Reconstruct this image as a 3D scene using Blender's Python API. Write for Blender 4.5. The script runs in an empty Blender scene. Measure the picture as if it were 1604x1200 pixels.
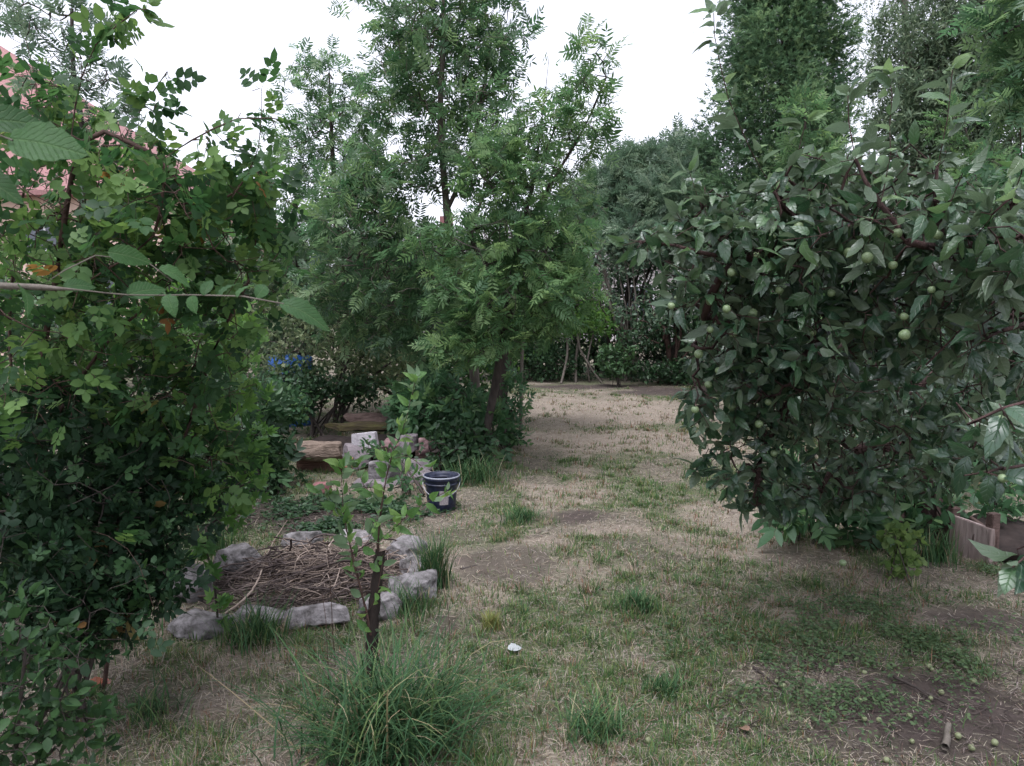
import bpy, math
import numpy as np
from mathutils import Vector

S = bpy.context.scene
COL = S.collection
R = np.random.default_rng(11)
rad = math.radians

# ---------------------------------------------------------------- camera, world, sun, exposure
CAM_H, PITCH, F = 1.55, rad(5.71), 1200.0
cam = bpy.data.cameras.new("camera")
cam.sensor_width = 36.0
cam.lens = F / 1604 * 36
cam.clip_start, cam.clip_end = 0.05, 600
cam.dof.use_dof = True
cam.dof.focus_distance, cam.dof.aperture_fstop = 5.0, 12.0
camo = bpy.data.objects.new("camera", cam)
camo.location = (0, 0, CAM_H)
camo.rotation_euler = (rad(90) - PITCH, 0, 0)
COL.objects.link(camo)
S.camera = camo

SUN_EL, SUN_AZ = rad(72), rad(-160)
W = bpy.data.worlds.new("World")
S.world = W
W.use_nodes = True
wn, wl = W.node_tree.nodes, W.node_tree.links
wn.clear()
sky = wn.new("ShaderNodeTexSky")
sky.sky_type = 'NISHITA'
sky.sun_disc = False
sky.sun_elevation, sky.sun_rotation = SUN_EL, SUN_AZ
sky.air_density, sky.dust_density = 1.0, 3.0
hs = wn.new("ShaderNodeHueSaturation")
hs.inputs['Saturation'].default_value = 0.10
tint = wn.new("ShaderNodeMixRGB")
tint.blend_type = 'MULTIPLY'
tint.inputs[0].default_value = 1.0
tint.inputs[2].default_value = (0.955, 0.965, 1.075, 1)
bg = wn.new("ShaderNodeBackground")
bg.inputs[1].default_value = 0.14
wo = wn.new("ShaderNodeOutputWorld")
wl.new(sky.outputs[0], hs.inputs['Color'])
wl.new(hs.outputs[0], tint.inputs[1])
wl.new(tint.outputs[0], bg.inputs[0])
wl.new(bg.outputs[0], wo.inputs[0])

sl = bpy.data.lights.new("sun", 'SUN')
sl.energy, sl.angle, sl.color = 0.9, rad(40), (1.0, 0.98, 0.99)
so = bpy.data.objects.new("sun", sl)
sd = Vector((math.sin(SUN_AZ) * math.cos(SUN_EL), math.cos(SUN_AZ) * math.cos(SUN_EL), math.sin(SUN_EL)))
so.rotation_euler = (-sd).to_track_quat('-Z', 'Y').to_euler()
so.location = (0, 0, 30)
COL.objects.link(so)

S.view_settings.view_transform = 'Standard'
S.view_settings.look = 'None'
S.view_settings.exposure = 1.48
S.view_settings.gamma = 1
S.render.engine = 'CYCLES'
S.cycles.use_denoising = True
S.cycles.max_bounces = 10
S.cycles.diffuse_bounces = 6
S.cycles.transmission_bounces = 6
S.cycles.glossy_bounces = 2
S.render.use_persistent_data = False

# ---------------------------------------------------------------- numeric helpers
SP, CP = math.sin(PITCH), math.cos(PITCH)

def ray(u, v):
    c, d = (u - 802) / F, (600 - v) / F
    return np.array([c, CP + d * SP, -SP + d * CP])

def P(u, v, Y):
    r = ray(u, v)
    return np.array([0, 0, CAM_H]) + r * (Y / r[1])

def G(u, v, z=0.0):
    r = ray(u, v)
    return np.array([0, 0, CAM_H]) + r * ((z - CAM_H) / r[2])

def unit(a):
    return a / np.maximum(np.linalg.norm(a, axis=-1, keepdims=True), 1e-9)

_G = np.random.default_rng(5).random((256, 256))
def vnoise(x, y, s, o=0.0):
    x = np.asarray(x) / s + o * 17.3 + 500; y = np.asarray(y) / s + o * 9.1 + 500
    xi, yi = np.floor(x).astype(int), np.floor(y).astype(int)
    fx, fy = x - xi, y - yi
    fx, fy = fx * fx * (3 - 2 * fx), fy * fy * (3 - 2 * fy)
    a, b = _G[xi % 256, yi % 256], _G[(xi + 1) % 256, yi % 256]
    c, d = _G[xi % 256, (yi + 1) % 256], _G[(xi + 1) % 256, (yi + 1) % 256]
    return (a * (1 - fx) + b * fx) * (1 - fy) + (c * (1 - fx) + d * fx) * fy

def fbm(x, y, s, o=0.0, n=3):
    return sum(vnoise(x, y, s / 2 ** k, o + k) * 0.5 ** k for k in range(n)) / sum(0.5 ** k for k in range(n))

def ground_z(x, y):
    return (fbm(x, y, 2.5, 1) - .5) * .08 + (fbm(x, y, .35, 2) - .5) * .035

# ---------------------------------------------------------------- materials
def mat(name):
    m = bpy.data.materials.new(name)
    m.use_nodes = True
    return m, m.node_tree.nodes, m.node_tree.links, m.node_tree.nodes['Principled BSDF']

def ramp(n, stops):
    r = n.new("ShaderNodeValToRGB")
    e = r.color_ramp.elements
    while len(e) < len(stops): e.new(0.5)
    for k, (p, c) in enumerate(stops):
        e[k].position = p; e[k].color = (*c, 1)
    return r

def leaf_mat(name, stops, trans=0.45, rough=0.45, spec=0.4, under=None, veins=0):
    """leaf colour varies by the number stored on each leaf"""
    m, n, l, b = mat(name)
    a = n.new("ShaderNodeAttribute"); a.attribute_name = "leaf_rnd"
    r = ramp(n, stops)
    l.new(a.outputs['Fac'], r.inputs[0])
    col = r.outputs[0]
    nz = n.new("ShaderNodeTexNoise"); nz.inputs['Scale'].default_value = 60
    hv = n.new("ShaderNodeHueSaturation")
    mr = n.new("ShaderNodeMapRange"); mr.inputs[3].default_value = .75; mr.inputs[4].default_value = 1.25
    l.new(nz.outputs[0], mr.inputs[0]); l.new(mr.outputs[0], hv.inputs['Value']); l.new(col, hv.inputs['Color'])
    col = hv.outputs[0]
    if under:
        g = n.new("ShaderNodeNewGeometry")
        mx = n.new("ShaderNodeMixRGB"); mx.inputs[2].default_value = (*under, 1)
        l.new(g.outputs['Backfacing'], mx.inputs[0]); l.new(col, mx.inputs[1])
        col = mx.outputs[0]
    if veins:
        ua = n.new("ShaderNodeAttribute"); ua.attribute_name = "leaf_xy"
        sp = n.new("ShaderNodeSeparateXYZ"); l.new(ua.outputs['Vector'], sp.inputs[0])
        def M(op, a_, b_=None):
            q = n.new("ShaderNodeMath"); q.operation = op
            for i, v in enumerate((a_, b_)):
                if v is None: continue
                if isinstance(v, (int, float)): q.inputs[i].default_value = v
                else: l.new(v, q.inputs[i])
            return q.outputs[0]
        ay = M('ABSOLUTE', sp.outputs[1])
        w_ = M('SINE', M('MULTIPLY', M('SUBTRACT', sp.outputs[0], M('MULTIPLY', ay, .9)), veins * 6.283))
        line = M('POWER', M('MAXIMUM', w_, 0.0), 8.0)
        rib = M('SUBTRACT', 1.0, M('MINIMUM', M('MULTIPLY', ay, 45.0), 1.0))
        vv = M('MAXIMUM', M('MULTIPLY', line, .55), rib)
        mv = n.new("ShaderNodeMixRGB"); mv.inputs[2].default_value = (.17, .25, .12, 1)
        l.new(M('MULTIPLY', vv, .30 if veins > 8 else .16), mv.inputs[0]); l.new(col, mv.inputs[1]); col = mv.outputs[0]
        bp = n.new("ShaderNodeBump"); bp.inputs['Strength'].default_value = .5; bp.inputs['Distance'].default_value = .003; bp.invert = True
        l.new(M('ADD', line, rib), bp.inputs['Height']); l.new(bp.outputs[0], b.inputs['Normal'])
    l.new(col, b.inputs['Base Color'])
    b.inputs['Roughness'].default_value = rough
    b.inputs['Specular IOR Level'].default_value = spec
    t = n.new("ShaderNodeBsdfTranslucent")
    tc = n.new("ShaderNodeHueSaturation")
    tc.inputs['Hue'].default_value = .486; tc.inputs['Saturation'].default_value = 1.05; tc.inputs['Value'].default_value = 1.5
    l.new(col, tc.inputs['Color']); l.new(tc.outputs[0], t.inputs[0])
    mx = n.new("ShaderNodeMixShader"); mx.inputs[0].default_value = trans
    l.new(b.outputs[0], mx.inputs[1]); l.new(t.outputs[0], mx.inputs[2])
    l.new(mx.outputs[0], n['Material Output'].inputs[0])
    return m

def rough_mat(name, stops, scale=8, rough=.9, bump=.4, stretch=(1, 1, 1), detail=8, spec=.2, bscale=None):
    m, n, l, b = mat(name)
    tc = n.new("ShaderNodeTexCoord")
    mp = n.new("ShaderNodeMapping"); mp.inputs['Scale'].default_value = stretch
    nz = n.new("ShaderNodeTexNoise"); nz.inputs['Scale'].default_value = scale; nz.inputs['Detail'].default_value = detail
    nz.inputs['Roughness'].default_value = .65
    l.new(tc.outputs['Object'], mp.inputs[0]); l.new(mp.outputs[0], nz.inputs[0])
    r = ramp(n, stops); l.new(nz.outputs[0], r.inputs[0]); l.new(r.outputs[0], b.inputs['Base Color'])
    nb = n.new("ShaderNodeTexNoise"); nb.inputs['Scale'].default_value = bscale or scale * 3; nb.inputs['Detail'].default_value = 6
    l.new(mp.outputs[0], nb.inputs[0])
    bp = n.new("ShaderNodeBump"); bp.inputs['Strength'].default_value = bump; bp.inputs['Distance'].default_value = .02
    l.new(nb.outputs[0], bp.inputs['Height']); l.new(bp.outputs[0], b.inputs['Normal'])
    b.inputs['Roughness'].default_value = rough; b.inputs['Specular IOR Level'].default_value = spec
    return m

def attr_mat(name, rough=.7, trans=.25, spec=.25):
    """blade colour stored per blade (species and dryness)"""
    m, n, l, b = mat(name)
    a = n.new("ShaderNodeAttribute"); a.attribute_name = "blade_col"
    l.new(a.outputs['Color'], b.inputs['Base Color'])
    b.inputs['Roughness'].default_value = rough; b.inputs['Specular IOR Level'].default_value = spec
    t = n.new("ShaderNodeBsdfTranslucent"); l.new(a.outputs['Color'], t.inputs[0])
    mx = n.new("ShaderNodeMixShader"); mx.inputs[0].default_value = trans
    l.new(b.outputs[0], mx.inputs[1]); l.new(t.outputs[0], mx.inputs[2])
    l.new(mx.outputs[0], n['Material Output'].inputs[0])
    return m

# ---------------------------------------------------------------- mesh / object helpers
def mesh(name, V, polys, m, parent=None, smooth=True, rnd=None, col=None):
    """V (n,3); polys: list of (k,c) index arrays; rnd / col: one value per face in the same order"""
    me = bpy.data.meshes.new(name)
    V = np.asarray(V, dtype=np.float32)
    polys = [np.asarray(p) for p in polys if len(p)]
    me.vertices.add(len(V)); me.vertices.foreach_set("co", V.ravel())
    tot = np.concatenate([np.full(len(p), p.shape[1]) for p in polys])
    idx = np.concatenate([p.ravel() for p in polys])
    st = np.concatenate([[0], np.cumsum(tot)[:-1]])
    me.loops.add(len(idx)); me.loops.foreach_set("vertex_index", idx.astype(np.int32))
    me.polygons.add(len(tot)); me.polygons.foreach_set("loop_start", st.astype(np.int32))
    me.polygons.foreach_set("use_smooth", np.full(len(tot), smooth))
    if rnd is not None:
        at = me.attributes.new("leaf_rnd", 'FLOAT', 'FACE'); at.data.foreach_set("value", np.asarray(rnd, dtype=np.float32))
    if col is not None:
        at = me.attributes.new("blade_col", 'FLOAT_COLOR', 'FACE')
        c4 = np.ones((len(tot), 4), dtype=np.float32); c4[:, :3] = col
        at.data.foreach_set("color", c4.ravel())
    if rnd is not None and 'leaf_xy' in [nd.attribute_name for nd in m.node_tree.nodes if nd.type == 'ATTRIBUTE'] and LXY[0] is not None and len(LXY[0]) == len(V):
        at = me.attributes.new("leaf_xy", 'FLOAT_VECTOR', 'POINT'); at.data.foreach_set("vector", LXY[0].astype(np.float32).ravel())
    me.update(calc_edges=True)
    me.materials.append(m)
    o = bpy.data.objects.new(name, me)
    COL.objects.link(o)
    if parent is not None:
        o.parent = parent
        o.location = -Vector(parent.location)
    return o

def tag(o, label=None, cat=None, group=None, kind=None):
    if label: o["label"] = label
    if cat: o["category"] = cat
    if group: o["group"] = group
    if kind: o["kind"] = kind
    return o

def thing(name, loc, label, cat, group=None):
    e = bpy.data.objects.new(name, None)
    e.location = [float(c) for c in loc]
    e.empty_display_size = .1
    COL.objects.link(e)
    return tag(e, label, cat, group)

def to_local(o):
    """single mesh thing: put its origin at the base of the shape"""
    me = o.data
    n = len(me.vertices); c = np.empty(n * 3, dtype=np.float32); me.vertices.foreach_get("co", c); c = c.reshape(-1, 3)
    b = np.array([c[:, 0].mean(), c[:, 1].mean(), c[:, 2].min()], dtype=np.float32)
    me.vertices.foreach_set("co", (c - b).ravel()); me.update()
    o.location = Vector(b.tolist())
    return o

# ---------------------------------------------------------------- leaf templates: (verts, [tris], [quads])
def leaf_t(w=.55, fold=.12, tipx=1.0, b=.45):
    """ovate leaf, 8 verts, length 1 along x"""
    V = np.array([[0, 0, 0], [.28, w * .42, fold], [.66, w * .42 * (1.1 - b * .5), fold], [tipx, 0, 0],
                  [.66, -w * .42 * (1.1 - b * .5), fold], [.28, -w * .42, fold], [.28, 0, 0], [.66, 0, 0]], float)
    V[:, 2] *= w
    return V, np.array([[0, 6, 1], [2, 7, 3], [0, 5, 6], [3, 7, 4]]), np.array([[1, 6, 7, 2], [6, 5, 4, 7]])

def fine_leaf(w=.6, fold=.1, nx=7, serr=0.02, curl=.15):
    """ovate leaf with a midrib fold and a finer, wavy edge"""
    xs = np.linspace(0, 1, nx + 1)
    prof = np.sin(np.pi * xs ** .85) ** .8 * w * .5
    prof[0] = prof[-1] = 0
    V, q, t = [], [], []
    for k, x in enumerate(xs):
        e = prof[k] * (1 + (serr * 4 if k % 2 else -serr * 4))
        z = -curl * x * x
        wob = .025 * math.sin(k * 2.1)
        z2 = z + (.006 if k % 2 else -.006) * (nx > 10)
        V += [[x, 0, z], [x - .03, e, z2 + fold * w * (e / (w * .5)) + wob], [x - .03, -e, z2 + fold * w * (e / (w * .5)) - wob]]
    for k in range(nx):
        a, c = 3 * k, 3 * k + 3
        q += [[a, c, c + 1, a + 1], [a, a + 2, c + 2, c]]
    return np.array(V, float), np.zeros((0, 3), int), np.array(q)

def small_leaf(w=.5, fold=.1):
    V = np.array([[0, 0, 0], [.45, w * .5, fold * w], [1, 0, 0], [.45, -w * .5, fold * w], [.5, 0, 0]], float)
    return V, np.array([[0, 4, 1], [1, 4, 2], [0, 3, 4], [3, 2, 4]]), np.zeros((0, 4), int)

def combine(parts):
    V, T, Q, n = [], [], [], 0
    for v, t, q in parts:
        V.append(v); T.append(t + n); Q.append(q + n); n += len(v)
    return np.vstack(V), np.vstack(T), np.vstack(Q)

def placed(t, o, ang, s, tilt=0.0, roll=0.0):
    v = t[0] * s
    cr, sr = math.cos(roll), math.sin(roll)
    v = v @ np.array([[1, 0, 0], [0, cr, sr], [0, -sr, cr]])
    ct, st_ = math.cos(tilt), math.sin(tilt)
    v = v @ np.array([[ct, 0, st_], [0, 1, 0], [-st_, 0, ct]])
    ca, sa = math.cos(ang), math.sin(ang)
    v = v @ np.array([[ca, sa, 0], [-sa, ca, 0], [0, 0, 1]])
    return v + np.array(o), t[1], t[2]

def strip(a, b, w):
    a, b = np.array(a, float), np.array(b, float)
    return np.array([a + [0, w, 0], a - [0, w, 0], b - [0, w * .4, 0], b + [0, w * .4, 0]]), np.zeros((0, 3), int), np.array([[0, 1, 2, 3]])

def pinnate(pairs, leaflet, ll, ang=1.05, start=.22, term=1.0, rg=None):
    """compound leaf of length about 1"""
    rg = rg or np.random.default_rng(3)
    ps = [strip((0, 0, 0), (1 - ll * .6, 0, 0), .008)]
    xs = np.linspace(start, 1 - ll * .75, pairs)
    for k, x in enumerate(xs):
        s = ll * (.8 + .3 * math.sin(math.pi * (k + .8) / pairs)) * rg.uniform(.9, 1.1)
        for sg in (1, -1):
            ps.append(placed(leaflet, (x, 0, 0), sg * (ang + rg.uniform(-.15, .15)), s, rg.uniform(-.25, .15), rg.uniform(-.35, .35)))
    ps.append(placed(leaflet, (1 - ll * .65, 0, 0), rg.uniform(-.1, .1), ll * term, -.1))
    return combine(ps)

def palmate(n=5, leaflet=None, spread=2.4, ll=1.0):
    ps = []
    for k in range(n):
        a = (k / (n - 1) - .5) * spread
        ps.append(placed(leaflet, (0, 0, 0), a, ll * (1 - .35 * abs(k / (n - 1) - .5) * 2), 0))
    return combine(ps)

def spray(n=9, rg=None, w=.2):
    """thuja spray: flat fan of scaly fingers"""
    rg = rg or np.random.default_rng(9)
    ps = []
    lf = small_leaf(w, .3)
    for k in range(n):
        x = rg.uniform(0, .55)
        a = rg.uniform(.2, 1.0) * (1 if k % 2 else -1)
        ps.append(placed(lf, (x, 0, 0), a, rg.uniform(.35, .6), rg.uniform(-.5, .5), rg.uniform(-1, 1)))
    ps.append(placed(lf, (.3, 0, 0), 0, .7))
    return combine(ps)

LXY = [None]
def stamp(tmpls, pos, d, nrm, size, curl=None, rnd=None, rg=R):
    """place templates at pos with leaf axis d and face normal nrm; returns V, T, Q, rnd per face"""
    N = len(pos)
    d = unit(d); b = unit(np.cross(nrm, d)); nz = np.cross(d, b)
    if curl is None: curl = rg.uniform(0, .25, N)
    if rnd is None: rnd = rg.random(N)
    size = np.broadcast_to(size, (N,))
    which = rg.integers(0, len(tmpls), N)
    Vs, Ts, Qs, rT, rQ, off = [], [], [], [], [], 0
    xy = []
    for k, (tv, tt, tq) in enumerate(tmpls):
        s = which == k
        n = int(s.sum())
        if not n: continue
        v = np.broadcast_to(tv, (n, *tv.shape)).copy()
        v[:, :, 2] -= curl[s][:, None] * v[:, :, 0] ** 2
        v[:, :, 1] *= rg.uniform(.85, 1.15, n)[:, None]
        v *= size[s][:, None, None]
        w = pos[s][:, None, :] + v[:, :, :1] * d[s][:, None, :] + v[:, :, 1:2] * b[s][:, None, :] + v[:, :, 2:3] * nz[s][:, None, :]
        Vs.append(w.reshape(-1, 3)); xy.append(np.tile(tv * [1, 1, 0], (n, 1)))
        o = off + np.arange(n)[:, None, None] * len(tv)
        if len(tt): Ts.append((tt[None] + o).reshape(-1, 3)); rT.append(np.repeat(rnd[s], len(tt)))
        if len(tq): Qs.append((tq[None] + o).reshape(-1, 4)); rQ.append(np.repeat(rnd[s], len(tq)))
        off += n * len(tv)
    LXY[0] = np.vstack(xy)
    T = np.vstack(Ts) if Ts else np.zeros((0, 3), int)
    Q = np.vstack(Qs) if Qs else np.zeros((0, 4), int)
    return np.vstack(Vs), T, Q, np.concatenate(rT + rQ) if (rT or rQ) else np.zeros(0)

# ---------------------------------------------------------------- branching
class Tree:
    def __init__(s):
        s.p, s.par = [], []
    def path(s, pts, seg=.12, root=False, wob=.0, rg=R):
        pts = [np.array(p, float) for p in pts]
        if s.p and not root:
            A = np.array(s.p); k = int(((A - pts[0]) ** 2).sum(1).argmin()); last = k
        else:
            s.p.append(pts[0]); s.par.append(-1); last = len(s.p) - 1
            pts = pts[1:]
        prev = s.p[last]
        ctrl = [prev] + pts
        for i in range(len(ctrl) - 1):
            p0 = ctrl[max(i - 1, 0)]; p1, p2 = ctrl[i], ctrl[i + 1]; p3 = ctrl[min(i + 2, len(ctrl) - 1)]
            n = max(1, int(np.linalg.norm(p2 - p1) / seg))
            for j in range(1, n + 1):
                t = j / n
                q = .5 * ((2 * p1) + (-p0 + p2) * t + (2 * p0 - 5 * p1 + 4 * p2 - p3) * t * t + (-p0 + 3 * p1 - 3 * p2 + p3) * t ** 3)
                if wob and j < n: q = q + rg.normal(0, wob, 3)
                s.p.append(q); s.par.append(last); last = len(s.p) - 1
        return last
    def grow(s, att, seg=.12, bow=.12, maxd=None, rg=R):
        cap = len(s.p) + 1
        A = np.array(s.p)
        d0 = np.array([((A - a) ** 2).sum(1).min() for a in att])
        buf = np.empty((len(A) + len(att) * 60, 3)); buf[:len(A)] = A; n = len(A)
        for i in np.argsort(d0):
            a = att[i]
            dd = ((buf[:n] - a) ** 2).sum(1); k = int(dd.argmin()); L = math.sqrt(dd[k])
            if L < seg * .3 or (maxd and L > maxd): continue
            q = buf[k].copy()
            m = min(50, max(1, int(L / seg)))
            side = rg.normal(0, 1, 3) * bow * L
            side[2] = abs(side[2]) * .6
            last = k
            for j in range(1, m + 1):
                t = j / m
                pt = q + (a - q) * t + side * math.sin(math.pi * t)
                s.p.append(pt); s.par.append(last); buf[n] = pt; last = n; n += 1
    def finish(s, r_tip, r_base, r_cap=None):
        s.P = np.array(s.p); s.A = np.array(s.par)
        n = len(s.P)
        cnt = np.ones(n); has = np.zeros(n, bool)
        has[s.A[s.A >= 0]] = True
        cnt[has] = 0
        for i in range(n - 1, -1, -1):
            if s.A[i] >= 0: cnt[s.A[i]] += cnt[i]
        s.cnt = np.maximum(cnt, 1)
        e = math.log(r_base / r_tip) / math.log(max(s.cnt.max(), 2))
        s.r = r_tip * s.cnt ** e
        s.dir = np.zeros((n, 3)); ok = s.A >= 0
        s.dir[ok] = unit(s.P[ok] - s.P[s.A[ok]])
        main = {}
        for i in range(n):
            a = s.A[i]
            if a >= 0 and (a not in main or s.cnt[i] > s.cnt[main[a]]): main[a] = i
        s.main = np.zeros(n, bool)
        for a, i in main.items(): s.main[i] = True
        for a, i in main.items():
            if s.A[a] < 0: s.dir[a] = s.dir[i]
        return s
    def tubes(s, sides=5, rmin=0.0, flare=1.0):
        n = len(s.P)
        def rings(c, d, r):
            ref = np.where(np.abs(d[:, 2:3]) > .9, np.array([[1., 0, 0]]), np.array([[0, 0, 1.]]))
            x = unit(np.cross(d, ref)); y = np.cross(d, x)
            a = np.arange(sides) / sides * 2 * np.pi
            return c[:, None] + r[:, None, None] * (np.cos(a)[None, :, None] * x[:, None] + np.sin(a)[None, :, None] * y[:, None])
        V1 = rings(s.P, s.dir, s.r)
        E = np.where(s.A >= 0)[0]
        E = E[s.r[E] >= rmin]
        nm = E[~s.main[E]]
        V2 = rings(s.P[s.A[nm]], s.dir[nm], s.r[nm] * flare) if len(nm) else np.zeros((0, sides, 3))
        base2 = {int(i): n + k for k, i in enumerate(nm)}
        ra = np.array([base2.get(int(i), int(s.A[i])) for i in E])
        k = np.arange(sides); k2 = (k + 1) % sides
        q = np.stack([ra[:, None] * sides + k, ra[:, None] * sides + k2, E[:, None] * sides + k2, E[:, None] * sides + k], -1).reshape(-1, 4)
        return np.vstack([V1.reshape(-1, 3), V2.reshape(-1, 3)]), q
    def sites(s, per, cmax=3, rg=R, tips=0):
        E = np.where((s.A >= 0) & (s.cnt <= cmax))[0]
        k = rg.poisson(per, len(E)) if per < 6 else np.full(len(E), int(per))
        if tips:
            hasc = np.zeros(len(s.P), bool); hasc[s.A[s.A >= 0]] = True
            k = k + np.where(~hasc[E], tips, 0)
        I = np.repeat(E, k)
        t = rg.random(len(I))[:, None]
        return s.P[s.A[I]] * (1 - t) + s.P[I] * t, s.dir[I]

def blobs(specs, rg=R, power=1 / 2.4):
    """specs: (u, v, Y, ru_px, rv_px, rY_m, count)"""
    out = []
    for u, v, Y, ru, rv, rY, n in specs:
        c = P(u, v, Y)
        d = unit(rg.normal(0, 1, (n, 3))) * (rg.random((n, 1)) ** power)
        out.append(c + d * np.array([ru * Y / F, rY, rv * Y / F]))
    A = np.vstack(out)
    return A[A[:, 2] > .03]

def leaf_dirs(d, a=.5, b=.8, up=.1, flat=.6, rg=R, out=None, outw=0.0):
    n = len(d)
    rp = unit(np.cross(d, unit(rg.normal(0, 1, (n, 3)))))
    D = a * d + b * rp; D[:, 2] += up
    if out is not None: D = D + out * outw
    D = unit(D)
    N = rg.normal(0, 1, (n, 3)) * (1 - flat); N[:, 2] += flat
    N = unit(N - D * (N * D).sum(1, keepdims=True))
    return D, N

def plant(name, label, cat, base, paths, att, rb, rt, bark, leafm, tm, per, size, group=None, seg=.12, cmax=3, sides=5,
          a=.5, b=.8, up=.1, flat=.6, curl=None, tips=1, bow=.12, extra=None, part=('trunk', 'foliage'), bundle=0, bsig=0., maxd=None, rg=R, build=True, rndf=None):
    root = thing(name, base, label, cat, group)
    t = Tree()
    for k, p in enumerate(paths): t.path(p, seg, root=(k == 0 or getattr(p, 'root', False)))
    if att is not None and len(att): t.grow(att, seg, bow, maxd, rg=rg)
    t.finish(rt, rb)
    V, q = t.tubes(sides)
    mesh(part[0], V, [q], bark, root)
    pos, d = t.sites(per, cmax, rg, tips)
    if bundle:
        pos = np.repeat(pos, bundle, 0) + rg.normal(0, bsig, (len(pos) * bundle, 3)); d = np.repeat(d, bundle, 0)
    D, N = leaf_dirs(d, a, b, up, flat, rg)
    sz = size * rg.uniform(.65, 1.2, len(pos))
    k = pos[:, 2] > .01
    pos, D, N, sz = pos[k], D[k], N[k], sz[k]
    rn = rg.random(len(pos)) if rndf is None else rndf(pos, rg)
    V, T, Q, r = stamp(tm, pos, D, N, sz, None if curl is None else rg.uniform(curl[0], curl[1], len(pos)), rn, rg)
    mesh(part[1], V, [T, Q], leafm, root, rnd=r)
    return root, t

# ---------------------------------------------------------------- material set
M_ASH = leaf_mat("ash_leaf", [(0, (.038, .09, .044)), (.6, (.08, .155, .072)), (1, (.15, .235, .10))], .55, .45, .5)
M_ASH2 = leaf_mat("young_ash_leaf", [(0, (.05, .115, .05)), (.6, (.09, .17, .07)), (1, (.16, .25, .10))], .52, .5, .35)
M_ROSE = leaf_mat("rose_leaf", [(0, (.018, .05, .02)), (.5, (.04, .10, .032)), (.985, (.12, .21, .06)), (.996, (.24, .20, .05)), (1, (.22, .10, .04))], .48, .5, .25)
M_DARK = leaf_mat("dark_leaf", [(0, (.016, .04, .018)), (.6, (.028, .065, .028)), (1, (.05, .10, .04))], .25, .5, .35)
M_ELM = leaf_mat("elm_leaf", [(0, (.025, .07, .022)), (1, (.045, .11, .035))], .42, .55, .25, veins=11)
M_LIME = leaf_mat("lime_leaf", [(0, (.075, .14, .04)), (1, (.16, .235, .08))], .5, .5, .3)
M_MAPLE = leaf_mat("maple_leaf", [(0, (.04, .11, .03)), (1, (.10, .20, .045))], .45, .5, .3)
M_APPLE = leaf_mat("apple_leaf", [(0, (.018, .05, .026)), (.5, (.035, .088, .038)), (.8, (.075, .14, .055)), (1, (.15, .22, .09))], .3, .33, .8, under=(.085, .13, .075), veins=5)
M_APPLEY = leaf_mat("young_apple_leaf", [(0, (.07, .15, .05)), (1, (.18, .27, .12))], .4, .45, .4, under=(.12, .18, .11), veins=5)
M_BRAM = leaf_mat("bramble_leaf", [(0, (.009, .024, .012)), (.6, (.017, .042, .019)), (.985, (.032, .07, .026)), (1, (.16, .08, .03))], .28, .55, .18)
M_BRAM2 = leaf_mat("privet_leaf", [(0, (.014, .036, .016)), (1, (.04, .09, .03))], .35, .5, .25)
M_DARK2 = leaf_mat("mid_green_leaf", [(0, (.03, .065, .03)), (1, (.065, .13, .05))], .3, .5, .3)  # medium green leaf colour of the small shrub by the far bed
M_HERB = leaf_mat("herb_leaf", [(0, (.035, .085, .04)), (.7, (.06, .135, .06)), (1, (.11, .19, .075))], .42, .5, .35)
M_GREY = leaf_mat("grey_green_leaf", [(0, (.06, .10, .06)), (.6, (.11, .16, .095)), (1, (.19, .24, .15))], .4, .55, .3)
M_OLIVE = leaf_mat("olive_leaf", [(0, (.07, .11, .055)), (.6, (.13, .175, .09)), (1, (.22, .25, .14))], .5, .55, .3)
M_THUJA = leaf_mat("thuja_spray", [(0, (.035, .08, .045)), (.6, (.10, .18, .09)), (1, (.22, .32, .15))], .35, .6, .3)
M_SUMAC = leaf_mat("sumac_leaf", [(0, (.06, .105, .068)), (.6, (.10, .16, .10)), (1, (.17, .23, .145))], .4, .5, .4)
M_BARK = rough_mat("bark", [(.3, (.025, .02, .018)), (.7, (.075, .062, .055))], 12, bump=.8, stretch=(1, 1, .3))
M_BARKL = rough_mat("pale_bark", [(.3, (.07, .06, .05)), (.7, (.16, .14, .12))], 14, bump=.6, stretch=(1, 1, .3))
M_BARKR = rough_mat("red_bark", [(.3, (.022, .014, .013)), (.7, (.085, .05, .046))], 18, bump=1.0, stretch=(1, 1, .4))
M_TWIG = rough_mat("twig_bark", [(.3, (.035, .022, .018)), (.7, (.09, .055, .045))], 20, bump=.5)
M_SHOOT = rough_mat("green_shoot", [(.3, (.06, .08, .035)), (.7, (.12, .13, .07))], 20, bump=.3)

OV = [leaf_t(.55), leaf_t(.62, .06), leaf_t(.5, .2)]
APL = [fine_leaf(.50, .2, 7, .012, .15), fine_leaf(.56, .08, 7, .02, .35), fine_leaf(.46, .36, 7, .01, .1), fine_leaf(.54, -.12, 7, .015, .5)]
ELM = [fine_leaf(.6, .08, 14, .010, .12), fine_leaf(.55, .14, 14, .010, .2)]
ASHL = leaf_t(.30, .14)
_r = np.random.default_rng(4)
ASH = [pinnate(int(_r.integers(4, 7)), ASHL, _r.uniform(.28, .36), _r.uniform(.85, 1.15), .2, _r.uniform(.8, 1.1), _r) for _ in range(10)]
ASHFAR = [pinnate(5, small_leaf(.34, .1), .34, 1.0, .2, 1, _r) for _ in range(3)]
ROSE = [pinnate(3, leaf_t(.68, .08, b=.3), .36, 1.15, .3, 1.05, _r) for _ in range(3)] + [pinnate(2, leaf_t(.72, .05, b=.3), .4, 1.2, .35, 1.05, _r)]
ELDER = [pinnate(2, leaf_t(.48, .1), .5, .95, .3, 1.1, _r), pinnate(3, leaf_t(.45, .12), .42, 1.0, .25, 1.1, _r)]
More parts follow.
